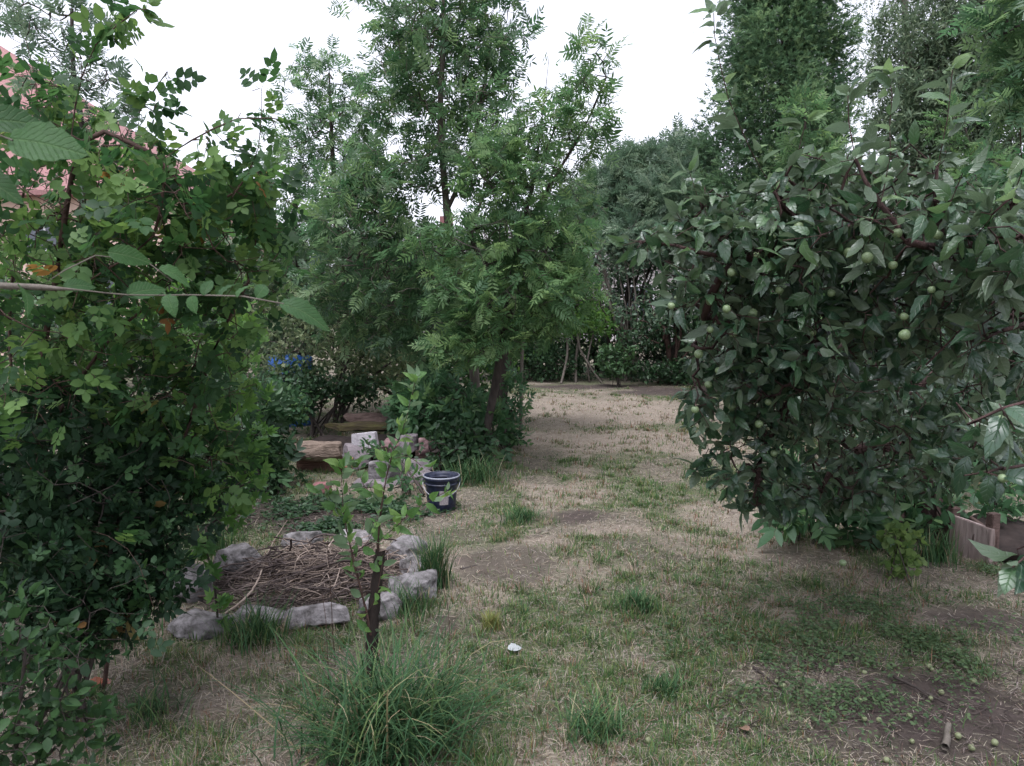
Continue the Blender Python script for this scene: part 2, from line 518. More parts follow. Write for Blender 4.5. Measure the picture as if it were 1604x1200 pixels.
SUMAC = [pinnate(8, small_leaf(.26, .2), .26, 1.1, .1, 1, _r) for _ in range(2)]
MAPLE = [palmate(5, leaf_t(.42, .06), 2.6, 1.0)]
THUJA = [spray(9, _r, .22) for _ in range(4)]
SM = [small_leaf(.5), small_leaf(.6, .2)]
NARROW = [small_leaf(.24, .1), small_leaf(.3, .2)]

# ---------------------------------------------------------------- ground sheet
def axis(lo, hi, step, far):
    a = list(np.arange(lo, hi, step)); k = step
    while a[-1] < far: k *= 1.35; a.append(a[-1] + k)
    k = step
    while a[0] > -far: k *= 1.35; a.insert(0, a[0] - k)
    return np.array(a)
gx, gy = axis(-5, 6.5, .035, 150), axis(1.6, 15.5, .045, 250)
XX, YY = np.meshgrid(gx, gy, indexing='ij')
ZZ = ground_z(XX, YY)
nx_, ny_ = len(gx), len(gy)
ii = np.arange(nx_ * ny_).reshape(nx_, ny_)
Qg = np.stack([ii[:-1, :-1], ii[1:, :-1], ii[1:, 1:], ii[:-1, 1:]], -1).reshape(-1, 4)

def patch(x, y, u, v, ru, rv):
    """soft ellipse on the ground around the place that is u, v in the photo"""
    c = G(u, v); Y = c[1]
    rx = ru * Y / F; ry = rv * Y * Y / (F * CAM_H)
    d = ((x - c[0]) / rx) ** 2 + ((y - c[1]) / ry) ** 2 + (fbm(x, y, .3, 6) - .5) * 1.6
    return np.clip(1.3 - d, 0, 1)

def bare(x, y):
    m = np.zeros_like(x)
    for u, v, ru, rv, w in [(905, 812, 70, 14, 1), (800, 888, 105, 32, .85), (890, 905, 60, 20, .5), (690, 840, 90, 14, .6), (1010, 868, 90, 30, .55),
                            (520, 805, 190, 32, .9), (700, 985, 40, 22, .8), (480, 910, 185, 60, 1), (1230, 878, 70, 18, .6),
                            (870, 1100, 60, 60, .3), (1480, 1120, 220, 90, 1), (1530, 975, 130, 26, .9), (1340, 1150, 120, 50, .8), (1290, 1030, 80, 20, .6), (350, 1080, 160, 60, .35),
                            (1230, 1120, 80, 50, .4), (840, 655, 60, 6, .4), (930, 605, 140, 4, 1), (1050, 612, 110, 9, 1.0), (1130, 640, 60, 10, .8), (860, 735, 60, 12, .4)]:
        m = np.maximum(m, patch(x, y, u, v, ru, rv) * w)
    return m

mg, n, l, b = mat("ground_soil_and_straw")
tc = n.new("ShaderNodeTexCoord")
def nz_(scale, detail=8, st=(1, 1, 1), rot=0, dist=0):
    mp = n.new("ShaderNodeMapping"); mp.inputs['Scale'].default_value = st; mp.inputs['Rotation'].default_value[2] = rot
    q = n.new("ShaderNodeTexNoise"); q.inputs['Scale'].default_value = scale; q.inputs['Detail'].default_value = detail
    q.inputs['Roughness'].default_value = .7; q.inputs['Distortion'].default_value = dist
    l.new(tc.outputs['Object'], mp.inputs[0]); l.new(mp.outputs[0], q.inputs[0]); return q
big = nz_(.9, 4); fine = nz_(55, 10, (1, .35, 1), .7, 1.2); fine2 = nz_(60, 10, (.3, 1, 1), .4, 1.0); mid = nz_(9, 8)
r1 = ramp(n, [(.3, (.036, .030, .024)), (.5, (.125, .108, .082)), (.66, (.30, .265, .205))])
r2 = ramp(n, [(.3, (.03, .023, .02)), (.5, (.11, .092, .075)), (.68, (.25, .215, .175))])
l.new(fine.outputs[0], r1.inputs[0]); l.new(fine2.outputs[0], r2.inputs[0])
m1 = n.new("ShaderNodeMixRGB"); l.new(mid.outputs[0], m1.inputs[0]); l.new(r1.outputs[0], m1.inputs[1]); l.new(r2.outputs[0], m1.inputs[2])
ab = n.new("ShaderNodeAttribute"); ab.attribute_name = "bare"
r3 = ramp(n, [(.3, (.024, .015, .017)), (.7, (.07, .048, .052))]); l.new(mid.outputs[0], r3.inputs[0])
m2 = n.new("ShaderNodeMixRGB"); sc_ = n.new("ShaderNodeMath"); sc_.operation = 'MULTIPLY'; sc_.inputs[1].default_value = .9
l.new(ab.outputs['Fac'], sc_.inputs[0]); l.new(sc_.outputs[0], m2.inputs[0]); l.new(m1.outputs[0], m2.inputs[1]); l.new(r3.outputs[0], m2.inputs[2])
ag = n.new("ShaderNodeAttribute"); ag.attribute_name = "moss"
r4 = ramp(n, [(.35, (.035, .05, .022)), (.65, (.10, .125, .055))]); l.new(fine.outputs[0], r4.inputs[0])
m3 = n.new("ShaderNodeMixRGB"); l.new(ag.outputs['Fac'], m3.inputs[0]); l.new(m2.outputs[0], m3.inputs[1]); l.new(r4.outputs[0], m3.inputs[2])
at5 = n.new("ShaderNodeAttribute"); at5.attribute_name = "thatch"
r5 = ramp(n, [(.3, (.09, .07, .056)), (.5, (.215, .18, .145)), (.7, (.35, .305, .245))]); l.new(fine2.outputs[0], r5.inputs[0])
m5 = n.new("ShaderNodeMixRGB"); l.new(at5.outputs['Fac'], m5.inputs[0]); l.new(m3.outputs[0], m5.inputs[1]); l.new(r5.outputs[0], m5.inputs[2])
l.new(m5.outputs[0], b.inputs['Base Color']); b.inputs['Roughness'].default_value = .95; b.inputs['Specular IOR Level'].default_value = .15
bp = n.new("ShaderNodeBump"); bp.inputs['Strength'].default_value = .7; bp.inputs['Distance'].default_value = .015
l.new(fine.outputs[0], bp.inputs['Height']); l.new(bp.outputs[0], b.inputs['Normal'])
gr = mesh("ground", np.stack([XX, YY, ZZ], -1).reshape(-1, 3), [Qg], mg)
at = gr.data.attributes.new("bare", 'FLOAT', 'POINT'); at.data.foreach_set("value", bare(XX, YY).ravel().astype(np.float32))
def greenness(x, y):
    g = fbm(x, y, 1.1, 3) * .45 + fbm(x, y, .28, 7) * .55
    g = g + .10 * sum(patch(x, y, *q) for q in [(880, 780, 170, 20), (900, 950, 190, 35), (930, 1090, 110, 80), (1330, 960, 220, 30), (820, 800, 70, 18),
                                              (1380, 1010, 200, 40), (1200, 1130, 120, 60), (1120, 680, 160, 25), (920, 620, 120, 5), (380, 1010, 150, 40)])
    return np.clip((g - .44) * 8, 0, 1) * (1 - bare(x, y))
def thatch(x, y):
    m = np.zeros_like(x)
    for q in [(900, 640, 260, 26), (1010, 690, 150, 22), (860, 690, 120, 16), (1060, 650, 120, 16), (1120, 700, 100, 16)]: m = np.maximum(m, patch(x, y, *q))
    m = np.maximum(m, np.clip((fbm(x, y, .45, 15) - .56) * 7, 0, .8))
    return m * (1 - bare(x, y))
at = gr.data.attributes.new("thatch", 'FLOAT', 'POINT'); at.data.foreach_set("value", thatch(XX, YY).ravel().astype(np.float32))
at = gr.data.attributes.new("moss", 'FLOAT', 'POINT'); at.data.foreach_set("value", (.12 + greenness(XX, YY) * .5).ravel().astype(np.float32))
tag(gr, kind="structure")

# ---------------------------------------------------------------- lawn: short blades, straw and clover
def blades(pos, h, az, lean, w):
    """5-vertex bent blades"""
    N = len(pos)
    fx = np.stack([np.cos(az), np.sin(az), np.zeros(N)], 1); sx = np.stack([-np.sin(az), np.cos(az), np.zeros(N)], 1)
    up = np.array([0, 0, 1.])
    c, s = np.cos(lean)[:, None], np.sin(lean)[:, None]
    c2, s2 = np.cos(np.minimum(lean * 1.7, 1.75))[:, None], np.sin(np.minimum(lean * 1.7, 1.75))[:, None]
    h, w = h[:, None], w[:, None]
    m = pos + (fx * s + up * c) * h * .5
    t = m + (fx * s2 + up * c2) * h * .5
    V = np.stack([pos - sx * w, pos + sx * w, m + sx * w * .8, m - sx * w * .8, t], 1).reshape(-1, 3)
    o = np.arange(N)[:, None] * 5
    return V, o + np.array([[0, 1, 2, 3]]), o + np.array([[3, 2, 4]])

def pick(cols, w, n, rg=R, jit=.18):
    c = np.array(cols)[rg.choice(len(cols), n, p=np.array(w) / sum(w))]
    return c * (1 + rg.uniform(-jit, jit, (n, 1))) * (1 + rg.uniform(-.06, .06, (n, 3)))

GREEN = [(.06, .12, .034), (.045, .10, .038), (.115, .155, .05), (.16, .18, .07)]
DRY = [(.32, .27, .20), (.22, .17, .13), (.26, .22, .19), (.19, .10, .06)]
M_BLADE = attr_mat("grass_blade")
M_STRAW = attr_mat("straw", .8, .1, .2)

def field(n, y0=2.05, y1=15.2, p=.75, rg=R):
    a = 1 - p
    Y = (y0 ** a + rg.random(n) * (y1 ** a - y0 ** a)) ** (1 / a)
    X = rg.uniform(-1, 1, n) * (.70 * Y + .5)
    return X, Y
n1 = 640000
X, Y = field(n1)
# gather part of the blades into tufts
ct = 9000
CX, CY = field(ct)
tf = R.random(n1) < .55
ci = R.integers(0, ct, n1)
rr = .012 + .022 * R.random(ct)
X = np.where(tf, CX[ci] + R.normal(0, 1, n1) * rr[ci], X); Y = np.where(tf, CY[ci] + R.normal(0, 1, n1) * rr[ci], Y)
g = greenness(X, Y)
keep = R.random(n1) < .07 + .93 * g
keep &= R.random(n1) > bare(X, Y) * .93
keep &= R.random(n1) > thatch(X, Y) * .4
X, Y, tf, ci, g = X[keep], Y[keep], tf[keep], ci[keep], g[keep]
N = len(X)
th = .55 + .9 * R.random(ct)
h = np.where(tf, .052 * th[ci], .03) * R.uniform(.5, 1.3, N)
az = np.where(tf, np.arctan2(Y - CY[ci], X - CX[ci]) + R.normal(0, .7, N), R.uniform(0, 6.28, N))
lean = np.abs(R.normal(.55, .35, N))
w = (.0013 + .0008 * R.random(N)) * np.clip((Y / 3.2) ** .6, .9, 2.5)
tuftdry = (R.random(ct) < .22)[ci] & tf
dry = (R.random(N) < .30 - .22 * g + .45 * thatch(X, Y)) | (tuftdry & (R.random(N) < .6))
c = np.where(dry[:, None], pick(DRY, (3, 2, 2, 2.5), N), pick(GREEN, (4, 3, 2, 1), N))
V, q, t = blades(np.stack([X, Y, ground_z(X, Y) - .004], 1), h, az, lean, w)
o = mesh("lawn_grass", V, [q, t], M_BLADE, col=np.vstack([c, c]))
tag(o, "short patchy green and yellowing grass blades of the lawn", "grass", kind="stuff")

n2 = 260000
X, Y = field(n2)
k = (R.random(n2) > .55 * greenness(X, Y)) & (R.random(n2) < .35 + 1.3 * fbm(X, Y, .22, 12) ** 1.5)
X, Y = X[k], Y[k]; N = len(X)
br = bare(X, Y)
k = R.random(N) > .88 * br; X, Y = X[k], Y[k]; N = len(X)
h = R.uniform(.02, .075, N) * (1 + .6 * (R.random(N) < .1))
V, q, t = blades(np.stack([X, Y, ground_z(X, Y) + .002 + R.random(N) * .01], 1), h, R.uniform(0, 6.28, N), R.normal(1.5, .13, N), (.0008 + .0007 * R.random(N)) * np.clip((Y / 3.2) ** .6, .9, 2.5))
c = pick([(.35, .305, .235), (.22, .185, .15), (.28, .245, .215), (.10, .07, .058)], (2.5, 3, 2.5, 2.5), N)
o = mesh("dry_straw", V, [q, t], M_STRAW, col=np.vstack([c, c]))
tag(o, "dry cut grass and straw lying over the lawn", "straw", kind="stuff")

# clover and broad-leaved ground cover
def cover(spots, n, size, name, label, cols, up=.5):
    ps = []
    tot = sum(s[4] for s in spots)
    for u, v, ru, rv, wgt in spots:
        c = G(u, v); Yc = c[1]; m = int(n * wgt / tot)
        a = R.normal(0, .55, (m, 2))
        ps.append(np.stack([c[0] + a[:, 0] * ru * Yc / F, Yc + a[:, 1] * rv * Yc * Yc / (F * CAM_H), np.zeros(m)], 1))
    p = np.vstack(ps); N = len(p)
    k = fbm(p[:, 0], p[:, 1], .16, 9) + R.normal(0, .05, N) > .50
    p = p[k]; N = len(p)
    p[:, 2] = ground_z(p[:, 0], p[:, 1]) + R.uniform(.01, .05, N)
    D = unit(np.stack([R.normal(0, 1, N), R.normal(0, 1, N), R.uniform(-.2, .5, N)], 1))
    Nn = unit(R.normal(0, .5, (N, 3)) + [0, 0, 1])
    V, T, Q, rn = stamp(OV, p, D, Nn, size * R.uniform(.6, 1.3, N), None, None)
    o = mesh(name, V, [T, Q], cols, rnd=rn)
    tag(o, label, "ground cover", kind="stuff")
M_CLOVER = leaf_mat('clover_leaf', [(0, (.04, .075, .035)), (1, (.09, .14, .06))], .3, .6, .25)
cover([(1330, 955, 190, 34, 3), (1420, 1015, 240, 40, 4), (1300, 1090, 200, 60, 3), (1500, 1030, 160, 50, 2), (1560, 910, 60, 14, 1), (1150, 1000, 200, 60, 1.2)], 13000, .019, "clover_patch",
      "low green clover and weeds on the right of the lawn", M_CLOVER)
cover([(430, 800, 120, 20, 2), (520, 830, 60, 12, 1), (560, 790, 80, 20, 2), (620, 800, 60, 18, 2), (400, 770, 60, 16, 2), (900, 592, 120, 3, 3), (1010, 594, 100, 3, 3)], 17000, .04, "weed_cover",
      "low leafy weeds around the stone pile and under the far shrubs", M_DARK)

# ---------------------------------------------------------------- grass tussocks
def long_blades(c, n, L, spread, w, lean0, lean1, rg=R, bias=(0, 0), segs=6):
    az = rg.uniform(0, 6.28, n)
    b = np.stack([c[0] + rg.normal(0, spread, n), c[1] + rg.normal(0, spread, n), np.zeros(n)], 1)
    b[:, 2] = ground_z(b[:, 0], b[:, 1]) - .005
    d = np.stack([np.cos(az) + bias[0], np.sin(az) + bias[1], np.zeros(n)], 1); d = unit(d)
    sx = np.stack([-d[:, 1], d[:, 0], np.zeros(n)], 1)
    ll = L * rg.uniform(.4, 1.1, n); l0 = rg.uniform(.02, lean0, n); l1 = rg.uniform(lean0, lean1, n)
    p = b.copy(); V = []
    for k in range(segs + 1):
        t = k / segs
        ww = (w * (1 - t ** 2) + .0003)[:, None] if hasattr(w, '__len__') else w * (1 - t ** 2) + .0003
        V.append(np.stack([p - sx * ww, p + sx * ww], 1))
        th = l0 + (l1 - l0) * t ** 1.3
        p = p + (d * np.sin(th)[:, None] + np.array([0, 0, 1.]) * np.cos(th)[:, None]) * (ll / segs)[:, None]
        p[:, 2] = np.maximum(p[:, 2], ground_z(p[:, 0], p[:, 1]) + .006)
    V = np.stack(V, 1)  # n, segs+1, 2, 3
    o = np.arange(n)[:, None, None] * (2 * (segs + 1)) + np.arange(segs)[None, :, None] * 2
    Q = (o + np.array([[[0, 1, 3, 2]]])).reshape(-1, 4)
    return V.reshape(-1, 3), Q, segs

def tussock(u, v, n, L, spread, label, lean=(.35, 2.0), w=.0028, bias=(0, 0), cols=None, cw=None, group=None):
    c = G(u, v)
    V, Q, sg = long_blades(c, n, L, spread, w, lean[0], lean[1], bias=bias)
    cl = pick(cols or [(.035, .085, .033), (.05, .11, .042), (.09, .14, .05), (.24, .21, .13)], cw or (4, 4, 2, .7), n)
    o = mesh("grass_tussock", V, [Q], M_BLADE, col=np.repeat(cl, sg, 0))
    tag(to_local(o), label, "grass tuft", group or "long grass tufts around the lawn")
tussock(605, 1168, 800, .51, .13, "large long-bladed green tussock around the foot of the pruned sapling", (.95, 2.6), .0032, (.2, -.1), cols=[(.03, .075, .03), (.045, .10, .04), (.09, .14, .05), (.24, .2, .12)])
tussock(680, 925, 330, .34, .035, "upright bright green tuft right of the fire ring stones", (.25, 1.6), .003)
tussock(400, 1010, 260, .24, .06, "flattened tuft in front of the fire ring's front stones", (.5, 2.1), .003, (0, -.2))
tussock(262, 905, 200, .3, .08, "loose tuft left of the fire ring below the rose bush", (.4, 1.9), .0025)
tussock(330, 860, 160, .28, .07, "thin tuft behind the left stones of the fire ring", (.4, 1.8), .0025)
tussock(640, 965, 160, .2, .06, "short dark tuft under the right front stones of the ring", (.4, 2.0), .0025)
tussock(745, 752, 420, .30, .12, "dark tuft at the foot of the leaning ash trunks", (.7, 2.2), .0035)
tussock(1468, 886, 160, .24, .05, "tuft beside the wooden plank of the compost box", (.3, 1.7), .003)
tussock(930, 1150, 260, .18, .06, "green tuft low in the middle foreground of the lawn", (.95, 2.2), .0025)
tussock(1040, 1085, 130, .12, .03, "small ragged tuft on the lawn right of the middle", (.7, 1.8), .0025)
tussock(770, 990, 220, .10, .018, "yellow-green round tuft right of the sapling", (.4, 1.4), .0025, cols=[(.17, .2, .06), (.24, .2, .08)], cw=(3, 1))
tussock(150, 1010, 260, .3, .12, "long pale tuft below the rose bush", (.4, 2.0), .0025)
tussock(815, 820, 200, .16, .06, "green tuft on the lawn right of the bucket", (.8, 2.0), .003)
tussock(1000, 960, 260, .13, .035, "flattened dark tuft in the middle of the lawn", (.6, 1.9), .003)
tussock(240, 1120, 140, .16, .05, "grey-green tuft low in the left foreground", (.9, 2.1), .0025)

# ---------------------------------------------------------------- stones
import bmesh
from mathutils import noise as mn
M_STONE = rough_mat("grey_stone", [(.32, (.035, .033, .030)), (.46, (.115, .108, .108)), (.66, (.235, .22, .225))], 14, bump=.7, detail=12)
M_STONEP = rough_mat("pale_stone", [(.32, (.05, .047, .043)), (.47, (.17, .157, .158)), (.68, (.32, .30, .305))], 14, bump=.6, detail=12)
M_SAND = rough_mat("brown_sandstone", [(.3, (.09, .068, .055)), (.55, (.19, .145, .115)), (.75, (.29, .235, .19))], 7, bump=.9, detail=10, stretch=(1, 1, 3))
M_REDST = rough_mat("red_sandstone", [(.3, (.14, .085, .085)), (.7, (.30, .20, .20))], 9, bump=.7, detail=10)
M_DKST = rough_mat("dark_stone", [(.3, (.09, .08, .085)), (.7, (.22, .19, .20))], 9, bump=.7, detail=10)
M_WHITE = rough_mat("white_aerated_block", [(.35, (.28, .26, .28)), (.65, (.42, .40, .42))], 20, bump=.4, detail=10)
M_BRICK = rough_mat("red_brick", [(.3, (.14, .06, .06)), (.7, (.24, .12, .12))], 20, bump=.4)
M_BRICKO = rough_mat("orange_brick", [(.3, (.26, .13, .08)), (.7, (.40, .23, .16))], 20, bump=.4)

def stone(name, u, v, Y, w, d, h, yaw, m, label, cat="stone", group=None, tilt=(0, 0), seed=0, lump=.18, z=None, taper=.1, sink=.02, facets=None):
    """rough-hewn block standing at photo place u,v (z0 from the ground unless given)"""
    bm = bmesh.new()
    bmesh.ops.create_cube(bm, size=1.0)
    bmesh.ops.subdivide_edges(bm, edges=bm.edges[:], cuts=20, use_grid_fill=True)
    rs = np.random.default_rng(seed + 100)
    nf = facets if facets is not None else int(min(16, lump * 45))
    pl = [(Vector(unit(rs.normal(0, 1, 3) * [1, 1, .8]).tolist()), rs.uniform(.40, .56)) for _ in range(nf)]
    off = Vector((seed * 7.13, seed * 3.7, seed * 1.9))
    mind = min(w, d, h)
    for vt in bm.verts:
        c = vt.co.copy()
        # round the corners
        r = max(abs(c.x), abs(c.y), abs(c.z)) * 2
        s = (abs(2 * c.x) ** 14 + abs(2 * c.y) ** 14 + abs(2 * c.z) ** 14) ** (1 / 14)
        c = c * (r / max(s, 1e-6))
        for pn, pd in pl:
            e = c.dot(pn) - pd
            if e > 0: c = c - pn * e
        t = 1 - taper * (c.z + .5)
        p = Vector((c.x * w * t, c.y * d * t, c.z * h))
        nn = mn.noise_vector(p * 6 + off) * lump * mind * .30 + mn.noise_vector(p * 22 + off) * lump * mind * .16 + mn.noise_vector(p * 60 + off) * lump * mind * .08
        vt.co = p + nn + Vector((0, 0, h * .5 - sink))
    if z is None:
        c = G(u, v) if Y is None else P(u, v, Y); c[2] = ground_z(c[0], c[1])
    else:
        c = P(u, v, Y); c[2] = z
    me = bpy.data.meshes.new(name); bm.to_mesh(me); bm.free()
    me.polygons.foreach_set("use_smooth", [True] * len(me.polygons))
    me.materials.append(m)
    o = bpy.data.objects.new(name, me); COL.objects.link(o)
    o.location = c.tolist(); o.rotation_euler = (tilt[0], tilt[1], yaw)
    tag(o, label, cat, group)
    return o
FR = "stones ringing the fire pit"
for k, (u, v, w, d, h, yaw, m, lb) in enumerate([
    (300, 935, .22, .26, .20, .3, M_STONE, "big grey stone with slanted face at the left end of the fire ring"),
    (372, 893, .28, .2, .16, .5, M_STONE, "grey wedge stone at the back left of the fire ring"),
    (472, 858, .28, .15, .12, .05, M_STONE, "low flat stone at the very back of the fire ring, behind the dry stalks"),
    (560, 858, .26, .16, .12, -.1, M_STONEP, "pale flat stone at the back right of the fire ring behind the sapling's side stem"),
    (636, 884, .26, .22, .18, -.5, M_STONE, "tilted grey stone at the right back, beside the upright grass tuft"),
    (648, 905, .16, .14, .13, -.2, M_STONEP, "small pale stone wedged between the two right-hand stones"),
    (650, 942, .27, .22, .17, .6, M_STONE, "wide grey stone at the right end of the ring below the small pale one"),
    (596, 968, .24, .17, .14, .55, M_STONEP, "pale stone just right of the sapling's cut trunk"),
    (497, 984, .36, .15, .115, .10, M_STONEP, "long pale block with dark front face at the front of the fire ring"),
    (408, 982, .29, .13, .095, .04, M_STONEP, "narrow light block in the front row, left of the longest block"),
    (325, 988, .32, .24, .10, -.12, M_STONE, "broad flat slab at the front left corner of the fire ring")]):
    stone("ring_stone", u, v, None, w, d, h, yaw, m, lb, group=FR, seed=k + 1, tilt=(.1 * math.sin(k * 3), .12 * math.cos(k * 2)), lump=.30, taper=.12, facets=18)

# dry brushwood in the ring
c0 = G(490, 915)
def sticks(name, n, c, rx, ry, L, r0, hh, m, rg=R, hump=.14):
    c = np.array(c)
    V, Qs, off = [], [], 0
    for k in range(n):
        a = rg.uniform(0, 2 * np.pi); rr = math.sqrt(rg.random())
        x, y = c[0] + rx * rr * math.cos(a), c[1] + ry * rr * math.sin(a)
        z = ground_z(x, y) + rg.uniform(0, hh) * (1 - rr ** 2 * .8) + .01
        az = rg.normal(.45, .75) + (math.pi if rg.random() < .5 else 0); el = rg.normal(0, .22)
        l_ = L * rg.uniform(.35, 1.2); d = np.array([math.cos(az) * math.cos(el), math.sin(az) * math.cos(el), math.sin(el)])
        s = np.array([-math.sin(az), math.cos(az), 0]); upv = np.cross(d, s)
        rd = r0 * rg.uniform(.4, 1.5)
        bend = rg.normal(0, .12, 2) * l_
        for j in range(5):
            t = j / 4
            p = np.array([x, y, z]) + d * l_ * (t - .5) + s * bend[0] * math.sin(math.pi * t) + upv * bend[1] * math.sin(math.pi * t)
            p[2] = max(p[2], float(ground_z(p[0], p[1])) + .004)
            for q in range(3):
                aa = q * 2.094
                V.append(p + rd * (1 - .4 * t) * (math.cos(aa) * s + math.sin(aa) * upv))
            if j:
                b_ = off + (j - 1) * 3
                for q in range(3): Qs.append([b_ + q, b_ + (q + 1) % 3, b_ + 3 + (q + 1) % 3, b_ + 3 + q])
        off += 15
    return np.array(V), np.array(Qs)
M_DRYST = rough_mat("dry_stalks", [(.3, (.10, .07, .058)), (.5, (.22, .17, .14)), (.7, (.40, .33, .28))], 3, bump=.2)
M_DKSTK = rough_mat("dead_stalks", [(.3, (.03, .023, .022)), (.7, (.115, .09, .082))], 6, bump=.2)
V, q = sticks("a", 560, c0 + np.array([.10, .08, 0]), .44, .42, .30, .0028, .16, M_DRYST)
tag(mesh("dry_brushwood", V, [q], M_DRYST), "heap of dry pale stalks and twigs inside the fire ring", "brushwood", kind="stuff")
V, q = sticks("a", 560, c0 + np.array([-.08, -.02, 0]), .60, .50, .2, .0045, .13, M_DKSTK)
tag(mesh("dead_brushwood", V, [q], M_DKSTK), "dark dead leaves and twigs under the pale stalks of the fire ring", "brushwood", kind="stuff")
V, q = sticks("a", 420, G(480, 812), .75, .45, .16, .0028, .02, M_DKSTK)
tag(mesh("twig_litter", V, [q], M_DKSTK), "twigs and dead stems lying between the ring and the stone pile", "twig litter", kind="stuff")

V, q = sticks('a', 900, G(1440, 1110), .85, .55, .10, .0018, .015, M_DKSTK)
tag(mesh('twig_litter', V, [q], M_DKSTK), 'dark twigs and dead stems littering the bare soil at lower right', 'twig litter', kind='stuff')
V, q = sticks('a', 70, c0 + np.array([.0, .04, 0]), .5, .42, .42, .0065, .2, M_DKSTK)
tag(mesh('brushwood_twigs', V, [q], M_DKSTK), 'thicker dark twigs sticking out of the dry heap in the fire ring', 'brushwood', kind='stuff')
def rod(name, pts, r0, r1, m, label, cat, group=None, sides=6):
    t = Tree(); t.path(pts, .05, wob=.0015)
    t.finish(r1, r0)
    t.r = np.linspace(r0, r1, len(t.P))
    V, q = t.tubes(sides)
    o = mesh(name, V, [q], m)
    to_local(o); return tag(o, label, cat, group)
rod("long_stalk", [G(348, 965, .06), G(395, 925, .12), P(425, 855, 4.75), P(450, 815, 5.1)], .006, .003, M_DRYST, "long pale curved stalk leaning from the front of the ring to the back left", "stalk")
rod("fallen_stick", [G(722, 893, .012), G(748, 887, .015)], .012, .009, M_BARK, "short dark stick on the bare soil right of the upright tuft", "stick")
rod("fallen_twig", [G(845, 938, .012), P(860, 918, 4.3), P(880, 890, 4.55)], .003, .0015, M_DRYST, "thin straight straw-coloured twig sticking up from the lawn", "twig")
rod("fallen_stick", [G(1480, 1170, .015), G(1486, 1135, .02)], .014, .01, M_BARKL, "stubby weathered stick among the windfall apples at lower right", "stick")
rod("fallen_stick", [G(1400, 1060, .01), G(1450, 1085, .01), G(1500, 1110, .012)], .007, .003, M_BARK, "long thin dark twig lying in the soil at lower right", "stick")
rod("fallen_stick", [G(1180, 1045, .01), G(1230, 1085, .012)], .006, .003, M_BARK, "grey twig lying near the brown tuft right of the middle", "stick")
rod("fallen_stick", [G(1345, 905, .012), G(1390, 925, .012), G(1420, 905, .02)], .005, .003, M_DRYST, "pale crooked twig in front of the yellow-green plant", "stick")

# ---------------------------------------------------------------- stone pile and timber behind the ring
M_TIMB = rough_mat("weathered_timber", [(.3, (.045, .03, .026)), (.7, (.12, .08, .07))], 6, bump=.5, stretch=(.4, 4, 4))
M_MOSS = rough_mat("mossy_timber", [(.35, (.04, .03, .022)), (.55, (.065, .055, .025)), (.75, (.10, .11, .035))], 10, bump=.6, stretch=(.4, 2, 2))
PG = "blocks piled behind the fire ring"
mnd = stone("soil_mound", 590, 728, 8.0, 1.9, .9, .22, 0, rough_mat("dark_soil", [(.3, (.012, .009, .008)), (.7, (.035, .026, .023))], 9), "low mound of dark soil behind the piled blocks", "soil mound", seed=50, lump=.35, taper=.35)
def zb(u, v, Y): return P(u, v, Y)[2]
stone("timber_beam", 503, 747, 7.15, .44, .10, .17, .02, rough_mat("rusty_board", [(.3, (.07, .04, .03)), (.7, (.17, .10, .075))], 8, bump=.4, stretch=(.5, 1, 3)), "rusty brown upright board under the long brown stone", "board", seed=21, lump=.08, taper=0)
stone("long_stone", 494, 722, 7.05, .50, .22, .17, .03, M_SAND, "long rounded brown stone with grooved surface lying on the board", "stone", PG, z=zb(494, 722, 7.05) + .02, seed=22, lump=.3, taper=.05)
stone("brick", 504, 781, 6.2, .16, .10, .125, .08, M_BRICK, "red ribbed brick standing in front of the board", "brick", seed=23, lump=.05, taper=.0)
stone("brick", 545, 731, 6.95, .095, .1, .10, 0, M_BRICKO, "small orange-brown brick end next to the long brown stone", "brick", z=zb(545, 731, 6.95), seed=24, lump=.08, taper=0)
stone("stone_block", 560, 745, 7.3, .30, .25, .25, .1, M_DKST, "dark block supporting the white block", "stone", PG, seed=36, lump=.2)
stone("white_block", 572, 701, 7.3, .26, .10, .165, -.1, M_WHITE, "white aerated concrete block tilted on top of the pile", "block", tilt=(-.12, -.12), z=zb(572, 701, 7.3), seed=25, lump=.05, taper=.06)
stone("stone_block", 612, 706, 7.35, .20, .16, .15, .3, M_REDST, "brownish angular block right of the white block", "stone", PG, z=zb(612, 706, 7.35), seed=26, lump=.25, tilt=(.1, .2))
stone("stone_block", 641, 708, 7.3, .18, .16, .19, -.2, M_DKST, "dark grey block with pale top behind the sapling's shoot", "stone", PG, z=zb(641, 708, 7.3), seed=27, lump=.22)
stone("stone_block", 669, 710, 7.25, .165, .16, .18, .2, M_REDST, "reddish angular block at the right end of the upper row", "stone", PG, z=zb(669, 710, 7.25), seed=28, lump=.25)
stone("stone_block", 602, 752, 6.75, .27, .2, .20, .05, M_STONE, "squared grey-mauve block in the lower row of the pile", "stone", PG, z=zb(602, 752, 6.75), seed=29, lump=.15, taper=.03)
stone("stone_block", 590, 764, 6.6, .42, .22, .07, -.05, M_DKST, "flat slab under the squared grey-mauve block", "stone", PG, seed=30, lump=.3)
stone("stone_block", 660, 756, 6.8, .26, .2, .12, .2, M_DKST, "dark half-buried block left of the bucket", "stone", PG, seed=31, lump=.3)
stone("stone_block", 640, 735, 7.1, .5, .2, .13, .02, M_DKST, "long dark block carrying the upper row of blocks", "stone", PG, seed=32, lump=.2)
stone("mossy_log", 575, 690, 8.3, .95, .16, .10, -.05, M_MOSS, "moss-covered beam lying behind the white block", "log", z=zb(575, 672, 8.3), seed=33, lump=.45, taper=0)
